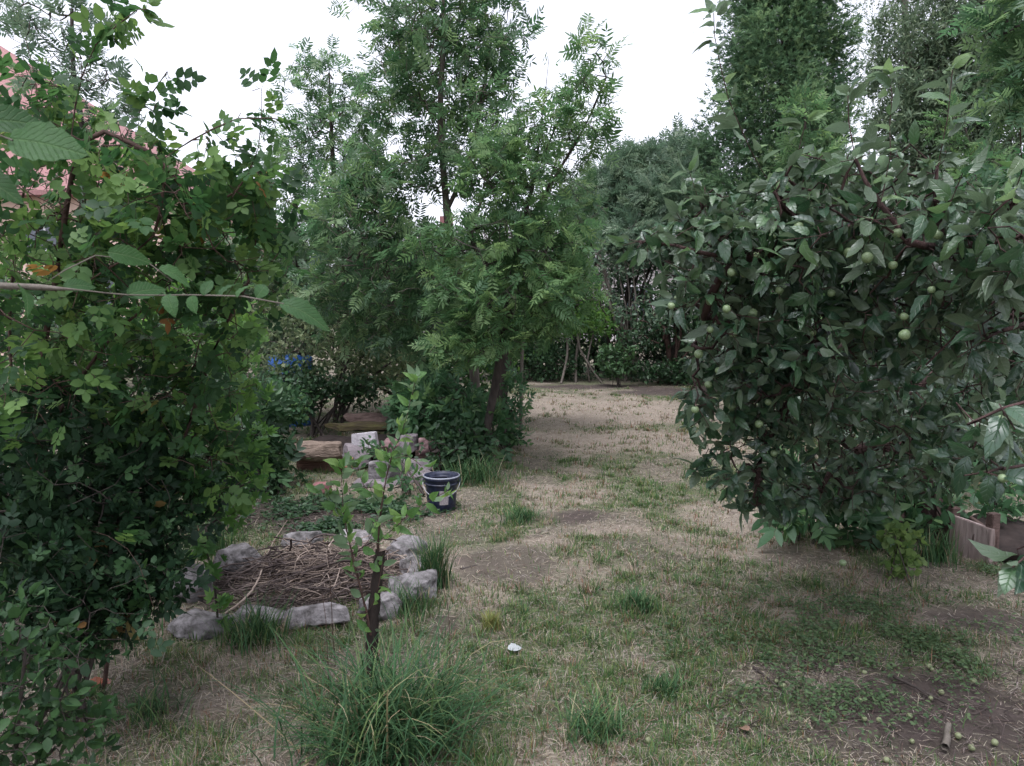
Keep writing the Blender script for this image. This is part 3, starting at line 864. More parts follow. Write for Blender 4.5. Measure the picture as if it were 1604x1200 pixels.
stone("mossy_log", 570, 680, 8.6, .62, .3, .12, .02, rough_mat("rotten_wood", [(.3, (.05, .032, .028)), (.7, (.13, .09, .078))], 12, bump=.6, stretch=(.5, 2, 2)), "rotten brown wood heap on top of the mossy beam", "log", z=zb(570, 660, 8.6), seed=34, lump=.4, taper=.3)
stone("timber_beam", 710, 718, 7.6, .75, .12, .10, .04, M_TIMB, "old grey-brown beam behind the bucket", "beam", z=zb(710, 716, 7.6), seed=35, lump=.15, taper=0)

# ---------------------------------------------------------------- bucket
def lathe(prof, n=48, close=False):
    V = []; 
    for r, z in prof:
        a = np.arange(n) / n * 2 * np.pi
        V.append(np.stack([r * np.cos(a), r * np.sin(a), np.full(n, z)], 1))
    k = np.arange(n); k2 = (k + 1) % n
    Q = np.vstack([np.stack([j * n + k, j * n + k2, (j + 1) * n + k2, (j + 1) * n + k], 1) for j in range(len(prof) - 1)])
    return np.vstack(V), Q
def plain(name, c, rough=.5, spec=.5):
    m, n_, l_, b_ = mat(name)
    nz = n_.new("ShaderNodeTexNoise"); nz.inputs['Scale'].default_value = 12; nz.inputs['Detail'].default_value = 8
    r = ramp(n_, [(.35, tuple(x * .7 for x in c)), (.7, tuple(min(1, x * 1.25 + .01) for x in c))])
    l_.new(nz.outputs[0], r.inputs[0]); l_.new(r.outputs[0], b_.inputs[0])
    b_.inputs['Roughness'].default_value = rough; b_.inputs['Specular IOR Level'].default_value = spec
    return m
bc = G(692, 797); bc[2] = float(ground_z(bc[0], bc[1]))
bk = thing("bucket", bc, "dark blue plastic bucket with a worn label and wire handle beside the stone pile", "bucket")
prof = [(.001, .004), (.100, .004), (.106, .012), (.112, .08), (.122, .20), (.124, .203), (.132, .205), (.133, .214), (.124, .216), (.126, .235), (.134, .238), (.139, .244), (.140, .262), (.136, .268), (.130, .264), (.126, .23), (.104, .014), (.001, .012)]
V, q = lathe(prof); mesh("body", V + bc, [q], plain("blue_plastic", (.008, .012, .034), .35, .5), bk)
V, q = lathe([(.1385, .258), (.1415, .263), (.139, .2705), (.134, .2705)]); mesh("rim", V + bc, [q], plain("scuffed_grey_plastic", (.22, .23, .27), .5), bk)
V, q = lathe([(.001, .17), (.05, .175), (.118, .17)]); mesh("contents", V + bc, [q], plain("murky_water", (.03, .035, .03), .15), bk)
# label: a curved patch 1 mm off the wall
a = np.linspace(-1.62, -1.02, 10); zz = np.linspace(.06, .17, 5)
V = np.array([[(.1115 + .0105 * (z - .08) / .12 + .0015) * math.cos(t), (.1115 + .0105 * (z - .08) / .12 + .0015) * math.sin(t), z] for z in zz for t in a])
q = np.array([[j * 10 + i, j * 10 + i + 1, (j + 1) * 10 + i + 1, (j + 1) * 10 + i] for j in range(4) for i in range(9)])
mesh("label", V + bc, [q], plain("worn_label", (.26, .23, .24), .8), bk)
hp = [bc + np.array([.143 * math.cos(t), .143 * math.sin(t) * .35 - .12 * math.sin(t) * 0 - .16 * abs(math.sin(t)), .225 - .11 * math.sin(t)]) for t in np.linspace(0, math.pi, 16)]
t = Tree(); t.path(hp, .02); t.finish(.0025, .0025); V, q = t.tubes(6); mesh("handle", V, [q], plain("wire", (.35, .35, .38), .35), bk)
for sg in (1, -1):
    V, q = lathe([(.001, 0), (.014, 0), (.014, .006), (.001, .006)], 12)
    V = V[:, [2, 1, 0]]; V[:, 0] *= sg
    mesh("handle_lug", V + bc + np.array([sg * .138, 0, .228]), [q], plain("lug_plastic", (.02, .025, .07)), bk)
V, q = lathe([(.094, -.05), (.1065, -.05), (.1085, .006), (.094, .006)])

# ---------------------------------------------------------------- compost box (right) and fallen things
M_PLANK = rough_mat("old_plank", [(.3, (.13, .10, .09)), (.55, (.26, .205, .19)), (.75, (.38, .32, .30))], 5, bump=.5, stretch=(3, 3, .5))
cb = G(1490, 868); cb2 = G(1552, 893)
cb[2] = cb2[2] = 0
box = thing("compost_box", cb, "old wooden compost box with an iron fitting on its corner plank", "compost box")
def plank(name, a, b_, z0, z1, th, m, parent, seed=0):
    a, b_ = np.array(a[:2]), np.array(b_[:2]); L = np.linalg.norm(b_ - a); d = (b_ - a) / L; s = np.array([-d[1], d[0]])
    bm = bmesh.new(); bmesh.ops.create_cube(bm, size=1)
    bmesh.ops.subdivide_edges(bm, edges=bm.edges[:], cuts=6, use_grid_fill=True)
    for v_ in bm.verts:
        x, y, z = (v_.co.x + .5) * L, v_.co.y * th, z0 + (v_.co.z + .5) * (z1 - z0)
        w_ = mn.noise(Vector((x * 4 + seed, z * 5, seed))) * .012
        p = a + d * x + s * (y + w_)
        v_.co = (p[0] - parent.location.x, p[1] - parent.location.y, z + w_ * .8 * (v_.co.z + .5) - parent.location.z)
    bmesh.ops.bevel(bm, geom=[e for e in bm.edges if e.calc_face_angle(0) > 1.2], offset=.004, segments=2, affect='EDGES')
    me = bpy.data.meshes.new(name); bm.to_mesh(me); bm.free(); me.materials.append(m)
    o = bpy.data.objects.new(name, me); COL.objects.link(o); o.parent = parent
    return o
plank("plank", cb, cb2, -.02, .245, .028, M_PLANK, box, 1)
cb3 = cb2 + np.array([.25, 1.15, 0]); cb4 = cb + np.array([-.05, 1.3, 0])
plank("side_plank", cb2 + np.array([.02, .02, 0]), cb3, -.02, .22, .03, M_TIMB, box, 2)
plank("side_plank", cb + np.array([0, .02, 0]), cb4, -.02, .17, .03, M_TIMB, box, 3)
plank("corner_post", cb2 + np.array([-.005, .035, 0]), cb2 + np.array([.055, .05, 0]), -.02, .33, .05, M_TIMB, box, 4)
plank("corner_post", cb + np.array([0.0, .035, 0]), cb + np.array([.055, .04, 0]), -.02, .29, .05, M_TIMB, box, 5)
fit = cb * .47 + cb2 * .53 + np.array([.0, -.022, 0])
V, q = lathe([(.012, -.003), (.026, -.003), (.026, .003), (.012, .003), (.012, -.003)], 20)
V = V[:, [0, 2, 1]] * np.array([.7, 1, 1.5])
mesh("iron_fitting", V + fit + np.array([0, 0, .15]), [q], plain("rusty_iron", (.05, .03, .025), .8), box)
b2 = stone("soil_heap", 1575, 860, 4.75, .7, .8, .2, .1, bpy.data.materials["dark_soil"], "dark compost heap behind the plank of the box", "compost", seed=60, lump=.4, taper=.4)

M_GAP = plain("green_apple_skin", (.17, .235, .115), .4)
M_GAPF = plain("fallen_apple_skin", (.15, .17, .085), .6)
def apple_mesh(name, r, m):
    prof = [(.0001, -.70), (.10, -.78), (.28, -.84), (.52, -.78), (.78, -.52), (.95, -.12), (.98, .2), (.88, .55), (.66, .80), (.38, .88), (.18, .82), (.06, .68), (.0001, .62)]
    V, q = lathe([(a_ * r, z_ * r * .97) for a_, z_ in prof], 18)
    me = bpy.data.meshes.new(name)
    me.from_pydata(V.tolist(), [], q.tolist()); me.polygons.foreach_set("use_smooth", [True] * len(me.polygons)); me.materials.append(m)
    return me
fa = apple_mesh("windfall_apple", .0105, M_GAPF)
for k in range(26):
    u, v = (R.uniform(1210, 1560), R.uniform(1040, 1195)) if k < 22 else (R.uniform(960, 1230), R.uniform(990, 1190))
    p = G(u, v)
    o = bpy.data.objects.new("windfall_apple", fa); COL.objects.link(o)
    s_ = R.uniform(.75, 1.2)
    o.location = (p[0], p[1], float(ground_z(p[0], p[1])) + .014 * s_); o.rotation_euler = R.uniform(0, 3, 3).tolist(); o.scale = (s_,) * 3
    tag(o, "tiny pale green windfall apple lying in the grass at lower right", "apple", "windfall apples in the grass")
lf = fine_leaf(.75, .1, 8, .02, .15)
def fallen_leaf(u, v, s, m, label, az=0.3):
    p = G(u, v); p[2] = float(ground_z(p[0], p[1])) + .03
    V, T, Q, rn = stamp([lf], p[None], np.array([[math.cos(az), math.sin(az), .1]]), np.array([[.1, -.35, 1.]]), s)
    tag(to_local(mesh("fallen_leaf", V, [T, Q], m, rnd=rn)), label, "leaf")
fallen_leaf(796, 1030, .065, plain("pale_leaf", (.28, .30, .30), .6), "pale grey upturned leaf lying on the lawn right of the tussock")
fallen_leaf(1290, 845, .08, plain("pale_leaf_right", (.38, .42, .46), .5), "pale bluish leaf on the ground below the apple tree", 1.2)
fallen_leaf(140, 1082, .06, plain("brown_leaf", (.26, .07, .03), .6), "reddish brown dead leaf at lower left by the brick shard")
fallen_leaf(1172, 1150, .05, plain("tan_leaf", (.15, .09, .06), .6), "rust-coloured dead leaf on the lawn at lower right", 2)
stone("brick_shard", 158, 1072, None, .085, .06, .02, .2, rough_mat("coral_brick", [(.3, (.38, .13, .11)), (.7, (.55, .25, .22))], 20), "coral red brick shard half sunk in the grass at lower left", "brick", seed=70, lump=.3, sink=.008)

# ---------------------------------------------------------------- houses behind
M_WALL = rough_mat("peach_render", [(.3, (.50, .36, .30)), (.7, (.58, .43, .36))], 3, bump=.1)
M_WALLW = rough_mat("pale_render", [(.3, (.40, .37, .36)), (.7, (.48, .45, .44))], 3, bump=.1)
M_ROOF = rough_mat("red_roof_tiles", [(.3, (.22, .115, .115)), (.7, (.33, .185, .18))], 6, bump=.4, stretch=(6, 6, 1))
M_GLASS = plain("window_glass", (.05, .06, .08), .1, .8)
M_FRAMEW = plain("white_frame", (.6, .6, .62), .5)
def boxes(lst):
    V, Q = [], []
    for (x0, x1, y0, y1, z0, z1) in lst:
        o = len(V)
        V += [[x0, y0, z0], [x1, y0, z0], [x1, y1, z0], [x0, y1, z0], [x0, y0, z1], [x1, y0, z1], [x1, y1, z1], [x0, y1, z1]]
        Q += [[o + a_ for a_ in f] for f in ([0, 3, 2, 1], [4, 5, 6, 7], [0, 1, 5, 4], [1, 2, 6, 5], [2, 3, 7, 6], [3, 0, 4, 7])]
    return np.array(V, float), np.array(Q)
def house(x0, x1, y0, y1, he, hr, wall, label, wins, hip=2.0, roof=None):
    h = thing("house", ((x0 + x1) / 2, (y0 + y1) / 2, 0), label, "house")
    V, Q = boxes([(x0, x1, y0, y1, 0, he)]); mesh("wall", V, [Q], wall, h, smooth=False)
    e = .45; ym = (y0 + y1) / 2
    V = np.array([[x0 - e, y0 - e, he - .1], [x1 + e, y0 - e, he - .1], [x1 + e, y1 + e, he - .1], [x0 - e, y1 + e, he - .1], [x0 + hip, ym, hr], [x1 - hip, ym, hr],
                  [x0 - e, y0 - e, he + .04], [x1 + e, y0 - e, he + .04], [x1 + e, y1 + e, he + .04], [x0 - e, y1 + e, he + .04]])
    Q = np.array([[0, 1, 7, 6], [1, 2, 8, 7], [2, 3, 9, 8], [3, 0, 6, 9], [6, 7, 5, 4], [8, 9, 4, 5], [3, 2, 1, 0]]); T = np.array([[7, 8, 5], [9, 6, 4]])
    rf = mesh("roof", V, [Q, T], roof or M_ROOF, h, smooth=False)
    V, Q = boxes([(x0 + hip + 1, x0 + hip + 1.6, ym - .3, ym + .3, hr - .9, hr + .7)])
    ch = mesh("chimney", V - np.array(h.location), [Q], M_BRICK, None, smooth=False); ch.parent = rf; ch.location = (0, 0, 0)
    ch.location = (h.location.x, h.location.y, 0)
    for (wx, wz, ww, wh) in wins:
        V, Q = boxes([(wx, wx + ww, y0 - .03, y0 - .002, wz, wz + wh)])
        g_ = mesh("window", V, [Q], M_GLASS, h, smooth=False)
        f_ = .07
        V, Q = boxes([(wx - f_, wx, y0 - .06, y0 - .001, wz - f_, wz + wh + f_), (wx + ww, wx + ww + f_, y0 - .06, y0 - .001, wz - f_, wz + wh + f_),
                      (wx, wx + ww, y0 - .06, y0 - .001, wz + wh, wz + wh + f_), (wx, wx + ww, y0 - .06, y0 - .001, wz - f_, wz), (wx + ww / 2 - .03, wx + ww / 2 + .03, y0 - .06, y0 - .031, wz, wz + wh)])
        fr = mesh("frame", V - np.array([h.location.x, h.location.y, 0]), [Q], M_FRAMEW, None, smooth=False); fr.parent = g_; fr.location = (h.location.x, h.location.y, 0)
    return h
house(-42, -10.4, 24, 33, 5.0, 10.9, M_WALL, "peach-rendered house with red tiled roof glimpsed through the rose bush", [(-22, 1, 1.2, 1.4), (-17.5, 1, 1.2, 1.4), (-13.5, 1, 1.2, 1.4), (-22, 3, 1.2, 1.1), (-15, 3, 1.2, 1.1)], hip=8)
house(-7.5, 9.5, 34, 42, 3.6, 5.2, M_WALLW, "pale house far behind the ash trees, seen only in leaf gaps", [(-5, 1, 1.2, 1.4), (0, 1, 1.2, 1.4), (5, 1, 1.2, 1.4)], hip=3, roof=rough_mat('grey_roof_tiles', [(.3, (.2, .19, .19)), (.7, (.3, .28, .28))], 6))

def stem_pts(*uvY): return [P(*q) for q in uvY]
def base_at(u, v, z=0.0):
    g_ = G(u, v); g_[2] = float(ground_z(g_[0], g_[1])) - .03; return g_

# ---------------------------------------------------------------- far background
def shrub(name, label, cat, u, Y, blob, leafm, tm, size, per=3, bark=M_BARK, rb=.03, rt=.003, nstem=5, group=None, flat=.4, bundle=3, bs=.05, seg=.18, up=.1, cmax=2, part=('stems', 'foliage'), h0=.5, curl=None):
    c = P(u, 600, Y); c[2] = 0
    pt = []
    top = blobs([b_[:6] + (40,) for b_ in blob])
    for k in range(nstem):
        q = top[R.integers(0, len(top))]
        pt.append([c + np.array([R.normal(0, .08), R.normal(0, .08), 0]), c * .65 + q * .35 + np.array([0, 0, h0 * .3]), q])
    root, t = plant(name, label, cat, c, [pt[0]], None, rb, rt, bark, leafm, tm, .0, size, build=False) if False else (None, None)
    tr = Tree()
    for k, p_ in enumerate(pt): tr.path(p_, seg, root=True)
    tr.grow(blobs(blob, power=1 / 2.9), seg, .12)
    tr.finish(rt, rb)
    root = thing(name, c, label, cat, group)
    V, q = tr.tubes(4); mesh(part[0], V, [q], bark, root)
    pos, d = tr.sites(per, cmax, R, 1)
    pos = np.repeat(pos, bundle, 0) + R.normal(0, bs, (len(pos) * bundle, 3)); d = np.repeat(d, bundle, 0)
    k = pos[:, 2] > .02; pos, d = pos[k], d[k]
    D, N = leaf_dirs(d, .5, .8, up, flat)
    V, T, Q, r = stamp(tm, pos, D, N, size * R.uniform(.6, 1.25, len(pos)), None if curl is None else R.uniform(*curl, len(pos)))
    mesh(part[1], V, [T, Q], leafm, root, rnd=r)
    return root

# hedge masses, right of the ash trees
shrub("sumac", "bluish green sumac thicket top at the left end of the far hedge", "shrub", 960, 17.5, [(950, 330, 17.5, 70, 50, 1.0, 220), (1000, 290, 17.5, 70, 50, 1.0, 260), (1060, 270, 17.6, 50, 50, 1.0, 180)], M_SUMAC, SUMAC, .42, nstem=7, rb=.05, up=-.05)
shrub("sumac", "bluish green sumac leaning in front of the tall thuja's foot", "shrub", 1050, 16.3, [(1040, 340, 16.5, 70, 60, .9, 220), (1000, 370, 16.2, 60, 30, .8, 90), (1085, 300, 16.6, 40, 60, .8, 130)], M_SUMAC, SUMAC, .40, nstem=6, rb=.05, up=-.05)
# lilac / hazel with bare stems
def bare_stems(label, u, Y, tops, leafm=M_HERB, blob=None, m=M_BARKL, per=3, size=.1, tm=SM, rb=.03):
    c = P(u, 600, Y); c[2] = 0
    tr = Tree()
    for (a_, b_, y_) in tops: tr.path([c + np.array([R.normal(0, .25), R.normal(0, .15), 0]), (c + P(a_, b_, y_)) / 2 + R.normal(0, .05, 3), P(a_, b_, y_)], .2, root=True, wob=.008)
    if blob: tr.grow(blobs(blob), .18)
    tr.finish(.004, rb)
    root = thing("multi_stem_shrub", c, label, "shrub")
    V, q = tr.tubes(5); mesh("stems", V, [q], m, root)
    pos, d = tr.sites(per, 2, R, 1); pos = np.repeat(pos, 3, 0) + R.normal(0, .06, (len(pos) * 3, 3)); d = np.repeat(d, 3, 0)
    D, N = leaf_dirs(d, .5, .8, .1, .4)
    V, T, Q, r = stamp(tm, pos, D, N, size * R.uniform(.6, 1.25, len(pos)))
    mesh("foliage", V, [T, Q], leafm, root, rnd=r)
bare_stems("multi-stemmed lilac with bare pale stems fanning left under the sumac", 1005, 15.8, [(960, 400, 15.9), (975, 380, 16), (990, 390, 15.8), (945, 440, 15.7), (1010, 400, 16), (965, 460, 15.6), (1030, 420, 15.9), (940, 400, 16)], M_SUMAC,
           [(960, 400, 15.9, 60, 40, .7, 120), (1010, 500, 15.4, 45, 40, .4, 70), (920, 470, 15.9, 60, 50, .6, 120)], rb=.05)
bare_stems("young pale-stemmed elder at the left end of the far bed", 905, 15.6, [(885, 505, 15.6), (915, 500, 15.7), (900, 490, 15.5), (930, 520, 15.6)], M_MAPLE, [(890, 500, 15.6, 50, 25, .4, 90), (930, 500, 15.7, 40, 40, .4, 70)], rb=.03)
bare_stems("shrub with thick reddish stems at the right end of the far bed", 1060, 15.5, [(1050, 470, 15.6), (1080, 450, 15.7), (1020, 480, 15.5), (1095, 500, 15.5), (1070, 440, 15.6)], M_DARK, [(1060, 470, 15.6, 60, 50, .5, 150), (1010, 520, 15.4, 50, 30, .4, 70)], m=M_TWIG, rb=.06)
shrub("broadleaf_shrub", "small bright leafy shrub at the edge of the far soil bed", "shrub", 965, 14.9, [(965, 565, 14.9, 34, 26, .3, 60)], M_DARK2, OV, .11, nstem=5, rb=.015)
shrub("ivy_mound", "low dark ivy mound at the far left edge of the lawn", "ivy", 855, 15.8, [(860, 570, 15.8, 60, 30, .4, 260)], M_DARK, SM, .09, nstem=6, rb=.015)
shrub("ivy_mound", "low dark green mound under the thick reddish stems", "ivy", 1060, 15.2, [(1050, 585, 15.2, 70, 20, .3, 220)], M_DARK, SM, .09, nstem=6, rb=.015)
# dark hedge behind everything, several bushes
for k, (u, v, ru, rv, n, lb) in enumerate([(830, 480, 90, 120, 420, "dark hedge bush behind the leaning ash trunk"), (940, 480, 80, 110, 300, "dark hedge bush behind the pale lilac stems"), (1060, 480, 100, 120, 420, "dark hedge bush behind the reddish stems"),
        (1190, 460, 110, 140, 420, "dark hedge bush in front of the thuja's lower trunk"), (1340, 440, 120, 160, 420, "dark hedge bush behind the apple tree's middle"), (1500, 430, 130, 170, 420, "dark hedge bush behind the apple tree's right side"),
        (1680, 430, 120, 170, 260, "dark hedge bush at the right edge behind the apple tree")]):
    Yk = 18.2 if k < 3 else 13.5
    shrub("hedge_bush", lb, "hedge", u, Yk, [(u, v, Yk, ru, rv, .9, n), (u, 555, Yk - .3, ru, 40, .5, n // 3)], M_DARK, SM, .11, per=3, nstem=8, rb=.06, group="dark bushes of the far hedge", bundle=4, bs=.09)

# thuja: tall ragged cone
def conifer(label, u, Y, H, wid, n, leafm, size, bundle=22, seed=3):
    rg = np.random.default_rng(seed)
    c = P(u, 600, Y); c[2] = 0
    root = thing("thuja_tree", c, label, "tree")
    tr = Tree(); tr.path([c, c + [0.05, 0, H * .5], c + [0, 0, H]], .3)
    t_ = rg.random(n) ** 1.25; z = .8 + t_ * (H - .9)
    az = rg.uniform(0, 6.283, n)
    rad_ = wid * np.clip(1.05 - (z / H) ** 1.7, .05, 1) * (.86 + .22 * np.sin(az * 3 + z * 1.3) + .10 * np.sin(az * 7 - z * 2.1)) * rg.uniform(.62, 1.0, n)
    A = np.stack([c[0] + rad_ * np.cos(az), c[1] + rad_ * np.sin(az), z], 1)
    tr.grow(A, .35, .08, rg=rg); tr.finish(.004, .17)
    V, q = tr.tubes(5); mesh("trunk", V, [q], M_BARK, root)
    out = unit(A - np.stack([np.full(n, c[0]), np.full(n, c[1]), z], 1))
    pos = np.repeat(A, bundle, 0); o_ = np.repeat(out, bundle, 0)
    g_ = rg.normal(0, 1, pos.shape) * np.array([.19, .19, .17]); pos = pos + g_ + np.array([0, 0, .0])
    D = unit(o_ * .7 + unit(g_) * .8 + rg.normal(0, .3, pos.shape) + np.array([0, 0, .15]))
    N = unit(rg.normal(0, 1, pos.shape))
    V, T, Q, r = stamp(THUJA, pos, D, N, size * rg.uniform(.6, 1.3, len(pos)), rg=rg, rnd=np.repeat(rg.random(n), bundle) * .7 + rg.random(len(pos)) * .3)
    mesh("foliage", V, [T, Q], leafm, root, rnd=r)
conifer("tall dense dark green thuja rising above the far hedge", 1208, 15.6, 10.9, 1.74, 1100, M_THUJA, .17, bundle=40)

# trees at the upper right
def wide(bl, k=1.18, n=1.15): return [(u, v, Y, ru * k, rv * k, rY * k, int(c * n)) for u, v, Y, ru, rv, rY, c in bl]
def tree(name, label, base, trunk, blob, leafm, tm, size, rb, per=3, bark=M_BARK, bundle=1, bs=.0, seg=.15, cmax=3, group=None, **kw):
    t_ = base.copy()
    return plant(name, label, "tree", t_, [[t_] + trunk[0]] + trunk[1:], blobs(wide(blob) if 'ash' in name else blob, power=1 / 1.9), rb, .0025, bark, leafm, tm, per, size, group, seg=seg, cmax=cmax, bundle=bundle, bsig=bs, part=('trunk', 'crown'), **kw)
tree("willow_tree", "grey-green fine-leaved tree filling the upper right corner", np.array([9.0, 12.5, 0]), [[P(1560, 330, 12.5), P(1530, 150, 12.4), P(1500, 40, 12.3)], [P(1530, 150, 12.4), P(1440, 60, 12.2)], [P(1560, 330, 12.5), P(1620, 150, 12.6)]],
     [(1480, 80, 12.3, 110, 110, 1.2, 420), (1440, 190, 12.2, 70, 80, 1.0, 220), (1540, 200, 12.4, 100, 110, 1.2, 380), (1600, 60, 12.5, 100, 110, 1.2, 300), (1480, 280, 12.2, 110, 60, 1.0, 260), (1520, -60, 12.4, 120, 80, 1.2, 200)],
     M_GREY, NARROW, .12, .16, per=3, bundle=9, bs=.07, cmax=4)
# birch with hanging twigs
rg = np.random.default_rng(21)
cbz = np.array([9.6, 19, 0])
tr = Tree(); tr.path([cbz, P(1440, 300, 19), P(1420, 60, 19), P(1410, -160, 19)], .3)
tr.grow(blobs([(1390, 80, 19, 45, 120, 1.0, 60), (1450, 60, 19, 60, 130, 1.0, 60), (1400, -60, 19, 60, 60, 1, 50)], rg), .3, rg=rg)
n0 = len(tr.p)
for k in rg.choice(np.arange(20, n0), 260):
    q = tr.p[k]; L = rg.uniform(.8, 2.4)
    tr.path([q, q + [rg.normal(0, .12), rg.normal(0, .12), -L * .3], q + [rg.normal(0, .2), rg.normal(0, .2), -L]], .16)
tr.finish(.002, .14)
bt = thing("birch_tree", cbz, "birch with long hanging twigs behind the grey-green tree", "tree")
V, q = tr.tubes(4); mesh("trunk", V, [q], M_BARKL, bt)
pos, d = tr.sites(2.2, 2, rg, 1); pos = np.repeat(pos, 2, 0) + rg.normal(0, .04, (len(pos) * 2, 3))
D, N = leaf_dirs(np.tile([0, 0, -1.], (len(pos), 1)), .5, .8, 0, .2, rg)
V, T, Q, r = stamp(SM, pos, D, N, .055 * rg.uniform(.7, 1.3, len(pos))); mesh("crown", V, [T, Q], M_GREY, bt, rnd=r)
tree("ash_tree", "dark green ash twigs hanging into the top right corner", np.array([6.0, 6.2, 0]), [[P(1720, 300, 6.2), P(1690, 60, 6.1)], [P(1690, 60, 6.1), P(1620, 60, 6.0)]],
     [(1630, 60, 6.0, 70, 90, .5, 130), (1600, 150, 6.0, 45, 60, .4, 60), (1590, 10, 6.0, 40, 40, .4, 50)], M_ASH, ASH, .26, .08, per=1.5)
tree("robinia_sapling", "feathery yellow-green sapling top in front of the thuja", np.array([3.6, 8.6, 0]), [[P(1275, 330, 8.6), P(1262, 210, 8.6), P(1262, 140, 8.6)]],
     [(1262, 190, 8.6, 28, 50, .25, 40), (1270, 250, 8.6, 50, 30, .3, 40), (1290, 310, 8.6, 70, 40, .4, 60)], M_ASH2, ASHFAR, .24, .03, per=1.5, up=.5)
tree("robinia_sapling", "feathery sapling behind the upper right of the apple tree", np.array([6.2, 10.4, 0]), [[P(1530, 330, 10.4), P(1500, 150, 10.4)]],
     [(1500, 190, 10.4, 40, 50, .3, 40), (1520, 270, 10.4, 70, 50, .4, 60)], M_ASH2, ASHFAR, .22, .03, per=1.5, up=.4)

# shrubs behind the apple tree
for (nm, lb, u, Y, bl, mt_, tm, sz) in [
    ("elder_bush", "dark elder bush right behind the apple tree's trunk", 1480, 7.2, [(1470, 560, 7.2, 150, 110, .6, 520), (1580, 480, 7.0, 100, 150, .5, 320)], M_DARK, ELDER, .22),
    ("elder_bush", "elder bush between the apple tree and the far hedge", 1290, 9.0, [(1270, 500, 9.0, 130, 110, .7, 380), (1200, 560, 9.2, 70, 70, .6, 160)], M_HERB, ELDER, .2),
    ("elder_bush", "tall bush at the right edge behind the apple tree", 1600, 8.4, [(1590, 350, 8.4, 110, 110, .7, 320)], M_HERB, ELDER, .2)]:
    shrub(nm, lb, "shrub", u, Y, bl, mt_, tm, sz, nstem=7, bundle=1, bs=.02, per=1.6, cmax=3, rb=.03, group=None)

# ---------------------------------------------------------------- mid background, left of the lawn
for (nm, lb, u, Y, bl, mt_, tm, sz, bn) in [
    ("broadleaf_shrub", "olive-grey fine-leaved bush behind the long brown stone", 520, 9.6, [(490, 530, 9.6, 110, 90, .7, 520), (590, 550, 9.8, 80, 65, .5, 280)], M_OLIVE, SM, .07, 4),
    ("broadleaf_shrub", "grey-green bush left of the olive bush with blue showing through", 400, 10.4, [(400, 480, 10.4, 110, 120, .7, 620), (450, 600, 10.0, 50, 50, .4, 180)], M_GREY, SM, .07, 7),
    ("broadleaf_shrub", "green bush behind the two middle ash trunks", 660, 11.5, [(640, 480, 11.5, 120, 110, .8, 620), (720, 570, 11.0, 80, 70, .5, 320)], M_HERB, SM, .085, 7),
    ("broadleaf_shrub", "light green bush low behind the sapling's tip", 630, 10.6, [(620, 590, 10.6, 60, 35, .4, 150)], M_HERB, SM, .08, 3),
    ("hazel_bush", "pale-topped hazel bush far behind the middle ash crown", 650, 15.5, [(640, 440, 15.5, 140, 90, 1, 560), (520, 440, 15.6, 100, 110, 1, 460)], M_GREY, SM, .11, 8),
    ("hazel_bush", "dark hazel bush far behind at the left of the ash trees", 420, 15.8, [(370, 460, 15.8, 130, 130, 1, 600)], M_HERB, SM, .12, 8),
    ("hazel_bush", "hazel bush far behind between the ash trunks and the far bed", 800, 16.2, [(790, 460, 16.2, 120, 130, 1, 560)], M_HERB, SM, .12, 7),
    ("hazel_bush", "dark bush far behind the rose bush at the left edge", 180, 14.5, [(150, 490, 14.5, 190, 100, 1, 560)], M_DARK, SM, .1, 5),
    ("broadleaf_shrub", "low dark undergrowth behind the mossy beam", 500, 9.1, [(470, 610, 9.1, 60, 40, .3, 320), (560, 615, 9.3, 40, 22, .25, 120)], M_DARK, OV, .07, 4),
    ("broadleaf_shrub", "low green undergrowth left of the mossy beam", 420, 8.2, [(430, 640, 8.2, 60, 45, .3, 320)], M_HERB, OV, .08, 3),
    ("elder_bush", "lush dark elder bush left of the long brown stone", 385, 6.6, [(360, 660, 6.6, 75, 80, .5, 260), (395, 725, 6.4, 45, 45, .3, 120)], M_DARK, ELDER, .2, 1),
    ("elder_bush", "blue-green leafy elder bush behind the stone pile right of the sapling", 700, 7.9, [(690, 640, 7.9, 60, 50, .4, 240), (745, 670, 7.7, 45, 45, .35, 160), (650, 650, 8.2, 40, 30, .3, 80)], M_HERB, ELDER, .19, 1),
    ("nettle_clump", "nettle-like dark clump between the bucket and the ash trunks", 715, 7.2, [(715, 700, 7.2, 50, 40, .3, 220)], M_DARK, OV, .08, 3),
    ("elder_bush", "small elder bush at the foot of the dark leaning trunk", 795, 8.4, [(790, 690, 8.4, 28, 22, .25, 70), (800, 630, 8.6, 16, 50, .15, 40)], M_HERB, ELDER, .15, 1),
    ("ivy_mound", "dark ivy trailing left of the stone pile", 420, 6.3, [(410, 765, 6.3, 45, 30, .3, 200), (470, 770, 6.4, 25, 14, .2, 60)], M_DARK, OV, .06, 3),
    ("nettle_clump", "small leafy weeds growing over the lower blocks beside the bucket", 655, 6.3, [(640, 775, 6.3, 40, 26, .15, 130), (575, 700, 7.0, 12, 16, .08, 30)], M_HERB, OV, .06, 2)]:
    shrub(nm, lb, "shrub" if "ivy" not in nm else "ivy", u, Y, bl, mt_, tm, sz, nstem=6, bundle=bn, bs=.05, per=2, cmax=3, rb=.025, rt=.0025)
